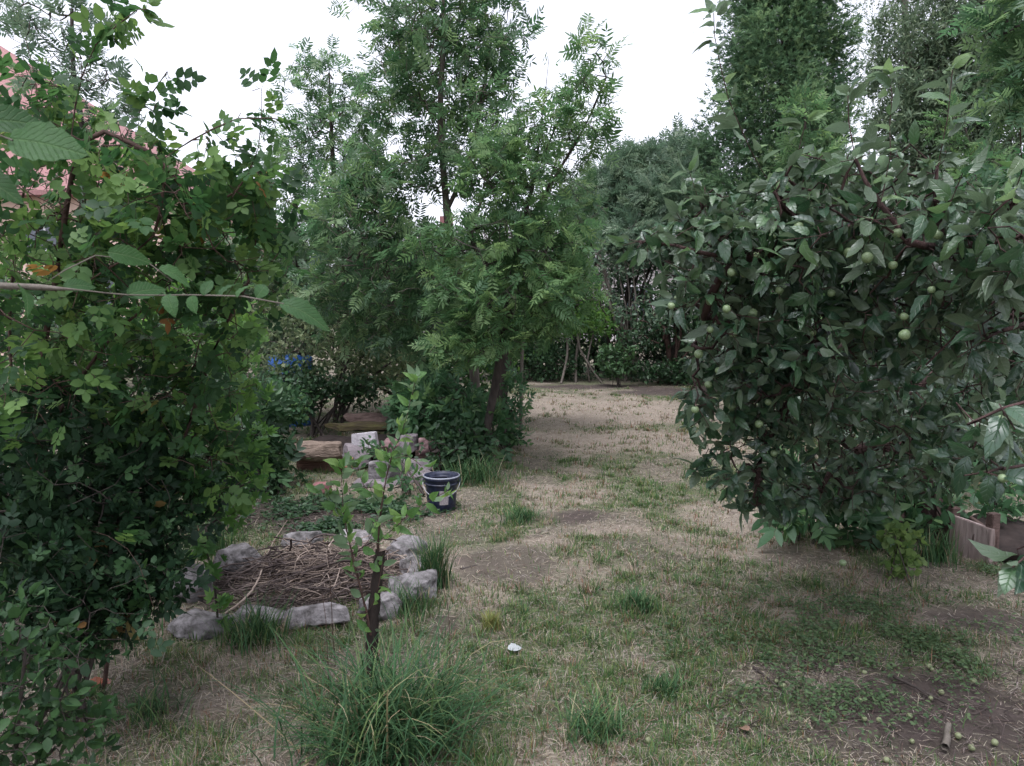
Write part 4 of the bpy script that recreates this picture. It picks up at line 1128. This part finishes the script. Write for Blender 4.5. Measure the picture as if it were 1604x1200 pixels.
# blue barrel half hidden behind the bushes
bb = P(456, 600, 10.0); bb[2] = 0
br_ = thing("barrel", bb, "blue plastic barrel half hidden behind the grey-green bush", "barrel")
V, q = lathe([(.001, 0), (.26, 0), (.28, .04), (.29, .3), (.298, .31), (.298, .34), (.29, .35), (.29, .6), (.298, .61), (.298, .64), (.29, .65), (.28, .88), (.24, .92), (.001, .92)], 32)
mesh("body", V + bb, [q], plain("bright_blue_plastic", (.03, .14, .50), .4), br_)
V, q = lathe([(.05, .92), (.05, .95), (.001, .95)], 16); mesh("cap", V + bb + [.1, 0, 0], [q], plain("black_cap", (.02, .02, .02), .5), br_)

# ---------------------------------------------------------------- ash trees
tree("ash_tree", "slender ash with thin dark trunk left of the middle", P(536, 600, 10.3) * [1, 1, 0], [[P(533, 520, 10.3), P(528, 380, 10.2), P(520, 230, 10.2), P(515, 100, 10.2)]],
     [(510, 180, 10.2, 70, 70, .8, 170), (470, 260, 10.2, 60, 70, .7, 150), (560, 260, 10.2, 60, 70, .7, 150), (500, 350, 10.1, 80, 60, .7, 190), (500, 110, 10.2, 35, 40, .3, 45), (450, 400, 10.1, 60, 60, .5, 120), (530, 450, 10.1, 70, 50, .5, 120), (580, 170, 10.2, 40, 60, .5, 70)],
     M_ASH, ASH, .22, .045, per=1.4, cmax=3, up=.1, curl=(0, .3))
tree("ash_tree", "tallest ash in the middle with pale brown trunk reaching the top edge", P(742, 600, 8.4) * [1, 1, 0], [[P(744, 600, 8.4), P(732, 510, 8.3), P(714, 430, 8.2), P(700, 330, 8.2), P(690, 180, 8.1), P(695, 20, 8.1), P(690, -130, 8.1)], [P(714, 430, 8.2), P(640, 410, 8.0), P(570, 400, 7.9)], [P(700, 330, 8.2), P(740, 230, 8.2), P(770, 60, 8.2)]],
     [(690, 60, 8.1, 90, 80, .8, 230), (640, 20, 8.1, 90, 60, .8, 120), (770, 60, 8.2, 60, 90, .6, 160), (690, -80, 8.1, 90, 70, .8, 120), (640, 150, 8.1, 80, 60, .7, 170), (740, 180, 8.2, 70, 60, .7, 160), (620, 270, 8.0, 70, 50, .6, 120), (700, 260, 8.1, 70, 60, .6, 120),
      (590, 370, 7.9, 90, 50, .6, 240), (640, 440, 7.9, 80, 40, .5, 170), (560, 310, 7.9, 60, 50, .5, 120), (540, 440, 8.3, 80, 45, .5, 130), (650, 510, 8.2, 80, 40, .4, 130), (590, 500, 8.6, 90, 40, .4, 120)],
     M_ASH, ASH, .235, .058, per=1.25, bark=M_BARKL, cmax=3, up=.12, curl=(0, .35))
tree("ash_tree", "dark-stemmed young ash leaning right over the lawn edge", P(757, 600, 7.4) * [1, 1, 0] + [.02, 0, 0], [[P(760, 690, 7.4), P(780, 580, 7.3), P(798, 460, 7.2), P(815, 370, 7.2), P(835, 290, 7.2), P(870, 200, 7.2), P(920, 100, 7.2)], [P(815, 370, 7.2), P(862, 290, 7.1), P(915, 200, 7.0), P(950, 120, 7.0)], [P(835, 290, 7.2), P(850, 180, 7.2), P(860, 90, 7.2)],
      [P(798, 460, 7.2), P(740, 380, 7.1), P(760, 300, 7.1)]],
     [(820, 290, 7.2, 80, 60, .6, 190), (780, 380, 7.1, 70, 50, .6, 170), (860, 370, 7.2, 60, 60, .5, 150), (840, 200, 7.2, 50, 50, .5, 90), (800, 460, 7.1, 110, 40, .6, 200), (870, 440, 7.1, 60, 50, .5, 110), (915, 190, 7.0, 42, 55, .3, 60), (930, 110, 7.0, 38, 60, .25, 45), (730, 460, 7.0, 60, 50, .5, 110), (720, 540, 6.9, 50, 30, .4, 70), (770, 250, 7.1, 40, 60, .4, 80), (760, 520, 7.0, 60, 40, .4, 110), (850, 510, 7.2, 60, 30, .4, 80), (700, 390, 7.2, 60, 40, .4, 90)],
     M_ASH2, ASH, .21, .042, per=1.3, cmax=3, up=.1, curl=(0, .35))
tree("ash_tree", "thin pale-stemmed ash sapling behind the leaning ash, its top right of the others", P(815, 600, 8.9) * [1, 1, 0], [[P(822, 480, 8.9), P(850, 330, 8.9), P(885, 200, 8.8), P(905, 90, 8.8)]],
     [(870, 300, 8.9, 60, 60, .5, 80), (900, 200, 8.8, 45, 60, .4, 50), (850, 400, 8.9, 60, 50, .5, 80), (910, 330, 8.8, 40, 50, .3, 50)],
     M_ASH, ASH, .2, .022, per=1.2, bark=M_BARKL, cmax=3, up=.15, curl=(0, .35))
tree("plum_tree", "old plum tree with thick black trunk at the lawn edge", P(783, 600, 10) * [1, 1, 0], [[P(785, 600, 10), P(795, 540, 10), P(815, 470, 10), P(850, 420, 10)], [P(795, 540, 10), P(760, 470, 10.1), P(730, 430, 10.1)], [P(815, 470, 10), P(900, 480, 9.8), P(930, 470, 9.7)]],
     [(880, 450, 9.9, 70, 50, .6, 190), (840, 500, 9.8, 60, 30, .5, 130), (910, 500, 9.7, 50, 25, .4, 90), (780, 480, 10, 60, 60, .5, 150), (880, 390, 9.9, 50, 40, .4, 90), (770, 560, 10.4, 60, 40, .3, 60)],
     M_MAPLE, OV, .085, .10, per=2.5, bundle=2, bs=.05, cmax=3)
tree("ash_tree", "hazy feathery ash top above the rose bush at upper left", np.array([-4.0, 6.9, 0]), [[P(130, 260, 6.9), P(115, 120, 6.9), P(112, -40, 6.9)]],
     [(115, 20, 6.9, 36, 70, .3, 60), (110, 110, 6.9, 70, 50, .4, 80), (60, 50, 6.9, 50, 50, .4, 45), (150, 170, 6.9, 70, 50, .4, 80), (30, 20, 6.9, 40, 30, .3, 25), (130, 230, 6.9, 100, 50, .4, 80)],
     M_SUMAC, ASH, .2, .03, per=.9, cmax=3, up=.3)

# ---------------------------------------------------------------- rose bush, left
rbase = np.array([-1.75, 2.95, 0.0])
def rose_rnd(pos, rg): return rg.random(len(pos))
rose_paths = [[rbase, P(60, 700, 2.8), P(90, 420, 2.6), P(130, 222, 2.5), P(200, 222, 2.5), P(260, 262, 2.45), P(310, 330, 2.45), P(335, 390, 2.45)],
    [P(112, 212, 2.5), P(128, 120, 2.5), P(150, 70, 2.48), P(215, 15, 2.45)],
    [P(190, 222, 2.5), P(225, 165, 2.48), P(262, 112, 2.45)],
    [P(250, 252, 2.45), P(300, 220, 2.42), P(372, 186, 2.4), P(425, 185, 2.38)],
    [P(310, 330, 2.45), P(370, 300, 2.42), P(405, 230, 2.4), P(410, 140, 2.4)],
    [P(60, 700, 2.8), P(150, 560, 2.8), P(240, 480, 2.75), P(280, 560, 2.8)],
    [rbase + [.1, 0, 0], P(190, 800, 2.9), P(280, 700, 2.9), P(330, 560, 2.9), P(390, 440, 2.9)],
    [rbase + [-.1, .1, 0], P(20, 600, 3.0), P(30, 350, 2.9), P(60, 180, 2.8), P(40, 60, 2.8)],
    [rbase + [.1, -.1, 0], P(110, 850, 2.6), P(200, 860, 2.5), P(240, 950, 2.5)],
    [P(260, 262, 2.45), P(240, 370, 2.45), P(170, 420, 2.45)]]
rose_blobs = [(130, 320, 2.6, 170, 85, .45, 200), (270, 330, 2.55, 120, 75, .4, 170), (365, 290, 2.5, 60, 50, .2, 34), (350, 430, 2.8, 95, 120, .4, 220), (420, 330, 2.6, 50, 70, .2, 40), (130, 440, 2.7, 190, 100, .5, 330),
    (120, 600, 2.8, 190, 100, .5, 330), (290, 600, 3.0, 100, 110, .4, 240), (60, 205, 2.75, 110, 45, .35, 70), (45, 130, 2.75, 60, 45, .3, 26), (230, 240, 2.5, 120, 30, .3, 18), (330, 720, 3.0, 50, 60, .3, 100), (215, 20, 2.46, 18, 12, .04, 6), (175, 50, 2.47, 24, 16, .04, 6), (130, 110, 2.5, 24, 24, .05, 6), (262, 118, 2.46, 14, 12, .04, 6), (230, 160, 2.47, 20, 16, .05, 6), (425, 185, 2.39, 16, 16, .04, 5), (372, 188, 2.4, 22, 14, .04, 3), (410, 150, 2.4, 14, 14, .04, 2), (330, 220, 2.42, 24, 12, .05, 4), (400, 270, 2.42, 24, 30, .06, 9)]
plant("rose_bush", "large arching rose bush with small rounded leaflets filling the left side", "shrub", rbase, rose_paths, blobs([(u, v, Y, ru * 1.15, rv * 1.12, rY, c) for u, v, Y, ru, rv, rY, c in rose_blobs], power=1 / 1.7), .016, .0012, M_TWIG, M_ROSE, ROSE, .85, .100,
      seg=.07, cmax=4, part=('stems', 'foliage'), up=.15, flat=.5, curl=(0, .3))
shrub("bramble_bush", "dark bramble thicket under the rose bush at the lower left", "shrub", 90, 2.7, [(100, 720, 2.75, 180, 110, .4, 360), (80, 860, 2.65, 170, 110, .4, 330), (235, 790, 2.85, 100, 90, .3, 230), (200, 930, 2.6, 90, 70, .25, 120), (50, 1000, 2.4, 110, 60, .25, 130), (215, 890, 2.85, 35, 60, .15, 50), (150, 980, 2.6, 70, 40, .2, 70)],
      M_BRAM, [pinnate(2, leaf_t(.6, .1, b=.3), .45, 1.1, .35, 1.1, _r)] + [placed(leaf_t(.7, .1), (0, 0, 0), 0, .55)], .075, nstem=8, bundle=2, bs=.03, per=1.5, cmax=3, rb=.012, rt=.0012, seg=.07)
# behind the rose: dark hedge-like shrubs closing the view
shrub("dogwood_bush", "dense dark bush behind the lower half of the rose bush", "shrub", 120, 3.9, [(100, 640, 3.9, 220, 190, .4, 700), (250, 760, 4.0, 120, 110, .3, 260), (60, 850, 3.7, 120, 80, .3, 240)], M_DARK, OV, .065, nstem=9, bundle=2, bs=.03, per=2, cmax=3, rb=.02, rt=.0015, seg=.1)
shrub("dogwood_bush", "mid green bush behind the upper half of the rose bush", "shrub", 60, 4.9, [(100, 470, 4.9, 190, 100, .5, 360), (300, 500, 5.0, 110, 80, .4, 220)], M_MAPLE, OV, .07, nstem=7, bundle=2, bs=.04, per=1.6, cmax=3, rb=.02, rt=.0015, seg=.12)
shrub("maple_sapling", "bright lobed-leaved sapling at the right edge of the rose bush", "sapling", 330, 3.5, [(370, 620, 3.5, 55, 130, .25, 130), (390, 720, 3.5, 40, 60, .2, 60), (350, 790, 3.5, 50, 50, .2, 60), (320, 870, 3.4, 16, 50, .08, 14)], M_MAPLE, MAPLE, .062, nstem=2, bundle=1, bs=.02, per=1.3, cmax=3, rb=.006, rt=.001, seg=.07)
shrub("privet_bush", "small glossy-leaved bush in the bottom left corner", "shrub", -40, 1.75, [(30, 1080, 1.75, 100, 110, .2, 260), (110, 1150, 1.8, 80, 60, .15, 130), (20, 1170, 1.7, 90, 40, .15, 90), (10, 990, 1.75, 50, 60, .15, 60)], M_BRAM2, OV, .04, nstem=4, bundle=1, bs=.01, per=1.3, cmax=3, rb=.006, rt=.001, seg=.05)

# elm twigs reaching in from the left, big leaves close to the camera
def big_leaf(acc, p, az, el, s, roll=0.0, curl=.2):
    d = np.array([math.cos(el) * math.cos(az), math.cos(el) * math.sin(az), math.sin(el)])
    nn = np.array([.1 * math.sin(az * 9), -1.1, .45]) + roll * np.array([-math.sin(az), math.cos(az), 0])
    acc.append((p, d, nn, s, curl))
eb = np.array([-2.3, 1.4, 0.0])
et = thing("elm_tree", eb, "elm leaning in from the left edge with large veined leaves before the rose bush", "tree")
tr = Tree()
tr.path([eb, P(-900, 455, 1.4), P(-900, 300, 1.35)], .08)
tr.path([P(-900, 450, 1.4), P(-300, 440, 1.35), P(60, 450, 1.3), P(200, 462, 1.28), P(300, 462, 1.25), P(380, 464, 1.22), P(445, 476, 1.2)], .05)
tr.path([P(-900, 300, 1.35), P(-400, 180, 1.2), P(-100, 190, 1.0), P(20, 220, .95)], .05)
tr.path([P(60, 450, 1.3), P(150, 400, 1.35), P(230, 410, 1.4), P(270, 440, 1.4)], .05)
tr.finish(.0012, .016); V, q = tr.tubes(6); mesh("branches", V, [q], M_BARKL, et)
acc = []
big_leaf(acc, P(15, 218, .96), -.15, -.05, .09, .35); big_leaf(acc, P(-60, 190, .98), .05, .15, .09, -.1); big_leaf(acc, P(-70, 262, 1.0), -.2, -.2, .09, .8, .3)
for (u, v, Y, az, el, s, ro) in [(440, 476, 1.2, -.2, -.12, .082, .2), (402, 466, 1.22, .9, .9, .045, -.4), (372, 465, 1.22, 1.1, 1.0, .045, 0), (345, 463, 1.24, 1.0, .9, .045, .3), (318, 462, 1.24, 1.2, 1.0, .042, 0), (300, 463, 1.25, -1.2, -.8, .036, .4),
        (200, 462, 1.28, .3, .45, .06, -.3), (100, 450, 1.3, .6, .3, .055, 0), (30, 448, 1.3, -.4, -.3, .065, .5),
        (170, 395, 1.35, .2, -.1, .07, 0), (250, 420, 1.4, .2, -.2, .06, .2), (262, 462, 1.26, -.9, -.7, .045, .2)]:
    big_leaf(acc, P(u, v, Y), az, el, s * .9, ro + R.normal(0, .5), R.uniform(.2, .8))
A_ = [np.array([x[k] for x in acc]) for k in range(5)]
V, T, Q, r = stamp(ELM, A_[0], A_[1], unit(A_[2]), A_[3], A_[4])
mesh("foliage", V, [T, Q], M_ELM, et, rnd=r)

# ---------------------------------------------------------------- apple tree, right
ab_ = base_at(1445, 838)
LIMBS = [[ab_, P(1435, 740, 4.9), P(1405, 650, 4.7), P(1375, 560, 4.4), P(1390, 450, 3.9), P(1380, 350, 3.5)],
    [P(1405, 650, 4.7), P(1500, 560, 4.2), P(1600, 430, 3.5), P(1560, 375, 3.0), P(1480, 388, 2.7), P(1420, 378, 2.6), P(1370, 345, 2.55), P(1330, 335, 2.55)],
    [P(1600, 430, 3.5), P(1680, 480, 3.0), P(1620, 500, 2.7), P(1545, 530, 2.6), P(1500, 560, 2.6)],
    [P(1375, 560, 4.4), P(1320, 540, 3.9), P(1270, 560, 3.6), P(1240, 620, 3.5), P(1225, 680, 3.5)],
    [P(1390, 450, 3.9), P(1330, 470, 3.5), P(1280, 530, 3.3), P(1245, 590, 3.3)],
    [P(1380, 350, 3.5), P(1280, 370, 3.2), P(1190, 400, 3.1), P(1130, 430, 3.1), P(1100, 500, 3.2)],
    [P(1190, 400, 3.1), P(1120, 400, 3.05), P(1060, 385, 3.0), P(1000, 378, 3.0), P(975, 385, 3.0)],
    [P(1280, 370, 3.2), P(1215, 300, 3.0), P(1160, 200, 2.95), P(1130, 110, 2.9), P(1118, 20, 2.9)],
    [P(1370, 345, 2.55), P(1395, 240, 2.6), P(1392, 120, 2.6)], [P(1480, 388, 2.7), P(1465, 300, 2.7), P(1485, 180, 2.7), P(1492, 110, 2.7)],
    [P(1420, 378, 2.6), P(1340, 250, 2.7), P(1328, 150, 2.75)], [P(1215, 300, 3.0), P(1250, 240, 2.9), P(1262, 190, 2.9)], [P(1160, 400, 3.1), P(1100, 330, 3.1), P(1080, 270, 3.1)],
    [P(1240, 620, 3.5), P(1200, 700, 3.5), P(1180, 780, 3.45)], [P(1435, 740, 4.9), P(1380, 700, 4.4), P(1320, 720, 4.0), P(1290, 760, 3.9)],
    [P(1600, 430, 3.5), P(1760, 520, 2.6), P(1700, 600, 1.9), P(1640, 620, 1.65), P(1570, 640, 1.6), P(1515, 665, 1.6)],
    [P(1700, 600, 1.9), P(1650, 720, 1.65), P(1570, 735, 1.6), P(1510, 745, 1.6)], [P(1700, 600, 1.9), P(1690, 820, 1.6), P(1620, 860, 1.5), P(1585, 890, 1.5)],
    [P(1560, 375, 3.0), P(1590, 300, 2.3), P(1600, 250, 2.1), P(1598, 200, 2.0)]]
AB = [(1240, 370, 3.1, 150, 60, .4, 170), (1150, 370, 3.1, 80, 60, .3, 80), (1450, 350, 2.8, 150, 70, .4, 170), (1380, 280, 2.9, 120, 50, .3, 80), (1180, 450, 3.2, 100, 80, .35, 150), (1145, 560, 3.35, 62, 70, .3, 100), (1180, 650, 3.5, 75, 70, .3, 120), (1300, 500, 3.2, 140, 110, .45, 250),
    (1480, 470, 2.9, 130, 110, .45, 230), (1330, 650, 3.8, 130, 90, .5, 230), (1240, 590, 3.5, 100, 90, .35, 150), (1195, 745, 3.5, 50, 45, .2, 50), (1480, 620, 3.8, 120, 90, .5, 150), (1570, 380, 2.4, 70, 80, .3, 70), (1580, 560, 3.2, 80, 100, .4, 90), (1015, 378, 3.0, 40, 22, .1, 14), (1110, 330, 3.1, 50, 35, .2, 30),
    (1260, 290, 3.0, 60, 40, .25, 40), (1320, 770, 4.0, 60, 30, .3, 40), (1545, 655, 1.62, 55, 35, .10, 7), (1545, 725, 1.6, 55, 24, .10, 6), (1615, 860, 1.55, 22, 60, .08, 7)]
AB += [(1095, 640, 3.3, 26, 55, .15, 22), (1130, 735, 3.4, 36, 36, .2, 24), (1205, 790, 3.5, 45, 18, .15, 18), (1060, 440, 3.1, 36, 50, .2, 24), (1430, 700, 4.3, 120, 70, .3, 170), (1330, 745, 4.1, 90, 45, .3, 90), (1240, 770, 3.9, 50, 30, .2, 40), (1510, 690, 4.2, 80, 60, .3, 90)]
AB = [q[:6] + (int(q[6] * 1.55),) for q in AB]
AB = [(u, v, Y, ru * 1.12, rv * 1.12, rY * 1.1, c) for u, v, Y, ru, rv, rY, c in AB]
at_ = Tree()
for k, p_ in enumerate(LIMBS): at_.path(p_, .08, root=(k == 0), wob=.004)
at_.grow(blobs(AB, power=1 / 1.8), .08, .16)
at_.finish(.0016, .10)
apt = thing("apple_tree", ab_, "apple tree with glossy dark leaves and small green apples filling the right side", "tree")
V, q = at_.tubes(6); mesh("trunk", V, [q], M_BARKR, apt)
pos, d = at_.sites(1.35, 3, R, 3)
D, N = leaf_dirs(d, .55, .75, -.12, .45)
sz = .068 * R.uniform(.5, 1.3, len(pos)) * np.where(pos[:, 1] < 2.0, .9, 1)
V, T, Q, r = stamp(APL, pos + D * .015, D, N, sz, R.uniform(-.1, .8, len(pos)), np.clip(R.random(len(pos)) * .8 + np.clip(pos[:, 2] - 1.75, -.4, .6) * .45, 0, 1))  # leaf tone is part random, part lighter with height in the crown
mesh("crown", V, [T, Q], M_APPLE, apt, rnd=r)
# leaf rosettes of the young upright shoots
rp, rdv = [], []
for a_ in LIMBS[7:13] + [LIMBS[18]]:
    for i in range(1, len(a_)):
        n_ = max(2, int(np.linalg.norm(a_[i] - a_[i - 1]) / .05))
        for j in range(n_): rp.append(a_[i - 1] + (a_[i] - a_[i - 1]) * j / n_); rdv.append(unit(a_[i] - a_[i - 1]))
    for j in range(4): rp.append(a_[-1]); rdv.append(unit(a_[-1] - a_[-2]))
rp, rdv = np.array(rp), np.array(rdv)
D, N = leaf_dirs(rdv, .35, .8, .15, .35)
V, T, Q, r = stamp(APL, rp + D * .01, D, N, .070 * R.uniform(.6, 1.1, len(rp)), R.uniform(.1, .9, len(rp)))
mesh("young_leaves", V, [T, Q], M_APPLEY, apt, rnd=r)
am = apple_mesh("apple", .0185, M_GAP)
spots = [(1130, 458, 3.0), (1152, 408, 3.0), (1158, 425, 3.05), (1200, 660, 3.3), (1215, 620, 3.3), (1090, 583, 3.2), (1092, 618, 3.2), (1385, 495, 2.7), (1483, 428, 2.6), (1502, 366, 2.6), (1267, 353, 2.9), (1236, 354, 2.9), (1180, 380, 3.0), (1123, 375, 3.0), (1131, 383, 3.0), (1215, 352, 3.0),
         (1005, 485, 3.1), (1026, 462, 3.1), (1093, 505, 3.1), (1552, 730, 1.6), (1588, 625, 1.6), (1100, 540, 3.2), (1237, 745, 3.5), (1320, 882, 3.9), (1316, 452, 2.9), (1272, 502, 3.1), (1412, 330, 2.6), (1340, 505, 3.0), (1450, 590, 3.1), (1160, 520, 3.2), (1188, 572, 3.2), (1290, 600, 3.3), (1120, 600, 3.3), (1350, 420, 2.7), (1430, 470, 2.7), (1540, 600, 3.0), (1250, 690, 3.5), (1205, 700, 3.4), (1170, 480, 3.1), (1230, 440, 3.0), (1320, 395, 2.9), (1395, 420, 2.7), (1460, 350, 2.6), (1530, 440, 2.7), (1110, 460, 3.1), (1140, 640, 3.4), (1270, 420, 3.0), (1310, 560, 3.2), (1550, 330, 2.6), (1375, 560, 3.2)]
for (u, v, Y) in spots:
    o = bpy.data.objects.new("apple", am); COL.objects.link(o); o.parent = apt
    ap = P(u, v, Y); dn = ((at_.P - ap) ** 2).sum(1); kn = int(dn.argmin())
    if dn[kn] < .03: ap = at_.P[kn] - [0, 0, .024] - unit(ap - np.array([0, 0, CAM_H])) * .045
    o.location = Vector(ap.tolist()) - apt.location; s_ = R.uniform(.7, 1.1)
    if Y < 2: s_ *= .62
    o.scale = (s_,) * 3; o.rotation_euler = R.uniform(-.6, .6, 3).tolist()

# plants at the foot of the apple tree
shrub("elder_bush", "broad-leaved elder seedling at the lawn edge under the apple tree", "shrub", 1285, 4.85, [(1270, 780, 4.85, 65, 42, .25, 90), (1330, 805, 4.85, 45, 30, .2, 40)], M_HERB, ELDER, .22, nstem=4, bundle=1, bs=.01, per=1.3, rb=.01, rt=.002)
shrub("raspberry_bush", "raspberry canes with toothed leaves left of the compost box", "shrub", 1465, 5.0, [(1460, 780, 4.9, 55, 60, .25, 150), (1395, 790, 4.9, 60, 45, .25, 130)], M_HERB, OV, .085, nstem=6, bundle=2, bs=.03, per=1.4, rb=.008, rt=.0015)
shrub("raspberry_bush", "dark low bush filling the shade around the apple trunk", "shrub", 1390, 5.9, [(1390, 740, 5.9, 110, 70, .4, 260), (1500, 700, 5.9, 80, 60, .3, 150)], M_DARK, OV, .08, nstem=8, bundle=2, bs=.03, per=1.6, rb=.008, rt=.0015)
shrub("raspberry_bush", "leafy green canes growing above the compost box", "shrub", 1575, 4.9, [(1575, 780, 4.9, 55, 55, .3, 120)], M_HERB, OV, .085, nstem=5, bundle=2, bs=.03, per=1.4, rb=.008, rt=.0015)
shrub("currant_bush", "small yellow-green plant in front of the raspberry canes", "plant", 1416, 4.2, [(1412, 842, 4.25, 30, 20, .10, 50), (1418, 878, 4.2, 30, 24, .09, 44)], M_LIME, [leaf_t(.85, .05, b=.2)], .045, nstem=5, bundle=2, bs=.015, per=1.4, rb=.004, rt=.001, seg=.04)

# ---------------------------------------------------------------- pruned sapling in the foreground
sb = base_at(584, 1068)
YS = sb[1]
st = thing("apple_sapling", sb, "pruned sapling with a cut-off trunk and thin leafy shoots beside the fire ring", "sapling")
t = Tree(); t.path([sb, P(583, 1000, YS), P(588, 930, YS), P(596, 862, YS)], .03, wob=.0008); t.finish(.016, .021)
t.r = np.linspace(.028, .021, len(t.P)) * (1 + .12 * np.sin(np.arange(len(t.P)) * 2.3)); V, q = t.tubes(12)
mesh("trunk", V, [q], rough_mat("dark_bark", [(.3, (.014, .011, .01)), (.7, (.05, .038, .032))], 14, bump=.8, stretch=(1, 1, .3)), st)
top = P(596, 862, YS)
cV, cQ = lathe([(.0005, .0035), (.010, .003), (.0165, .0005)], 16); mesh("cut_face", cV + top, [cQ], M_DRYST, st)
t = Tree()
SH = [[P(593, 870, YS - .012), P(592, 850, YS - .01), P(598, 790, YS - .02), P(612, 720, YS), P(632, 670, YS), P(650, 600, YS)],
      [P(592, 850, YS - .01), P(620, 825, YS - .03), P(655, 795, YS - .06), P(700, 770, YS - .08)],
      [P(581, 995, YS - .02), P(568, 935, YS - .03), P(552, 870, YS - .05), P(538, 800, YS - .05), P(535, 735, YS - .05)],
      [P(575, 960, YS - .03), P(590, 930, YS - .06), P(600, 880, YS - .05)], [P(552, 870, YS - .05), P(575, 850, YS - .08), P(590, 820, YS - .1)], [P(598, 790, YS - .02), P(570, 760, YS + .03), P(560, 730, YS + .04)],
      [P(612, 720, YS), P(640, 715, YS - .04), P(660, 730, YS - .05)], [P(538, 800, YS - .05), P(515, 790, YS - .05), P(510, 775, YS - .06)]]
for k, p_ in enumerate(SH): t.path(p_, .025, root=(k in (0, 2)), wob=.0008)
t.finish(.0014, .0062); V, q = t.tubes(6); mesh("shoots", V, [q], M_TWIG, st)
E = np.arange(len(t.P))[6:]
pos = np.repeat(t.P[E], 2, 0) ; d = np.repeat(t.dir[E], 2, 0); k = R.random(len(pos)) < np.where(pos[:, 2] < .45, .3, .85); pos, d = pos[k], d[k]
for tipi in (SH[0][-1], SH[2][-1], SH[0][-2], SH[0][3], SH[2][3], SH[5][-1], SH[7][-1]):
    pos = np.vstack([pos, np.repeat(tipi[None], 7, 0) + R.normal(0, .012, (7, 3))]); d = np.vstack([d, np.tile([0, 0, 1.], (7, 1))])
D, N = leaf_dirs(d, .5, .8, .1, .3)
V, T, Q, r = stamp(APL, pos + D * .008, D, N, .058 * R.uniform(.55, 1.2, len(pos)), R.uniform(.0, .5, len(pos)))
mesh("foliage", V, [T, Q], leaf_mat("sapling_leaf", [(0, (.07, .16, .045)), (.6, (.11, .22, .06)), (1, (.19, .30, .09))], .45, .45, .4, under=(.15, .23, .13), veins=6), st, rnd=r)
# thin dry stems rising from the tussock
for (a_, b_, c_, lb) in [((515, 1090), (512, 1000), (505, 930), "thin brown dry stem rising left of the sapling"), ((700, 1100), (705, 1000), (694, 905), "tall dark dry stem right of the sapling"), ((525, 1050), (520, 960), (512, 835), "reddish slender weed stem in front of the brushwood")]:
    g_ = G(*a_); rod("dry_stem", [g_, P(*b_, g_[1]), P(*c_, g_[1] + .03)], .0022, .0010, M_TWIG, lb, "stem")
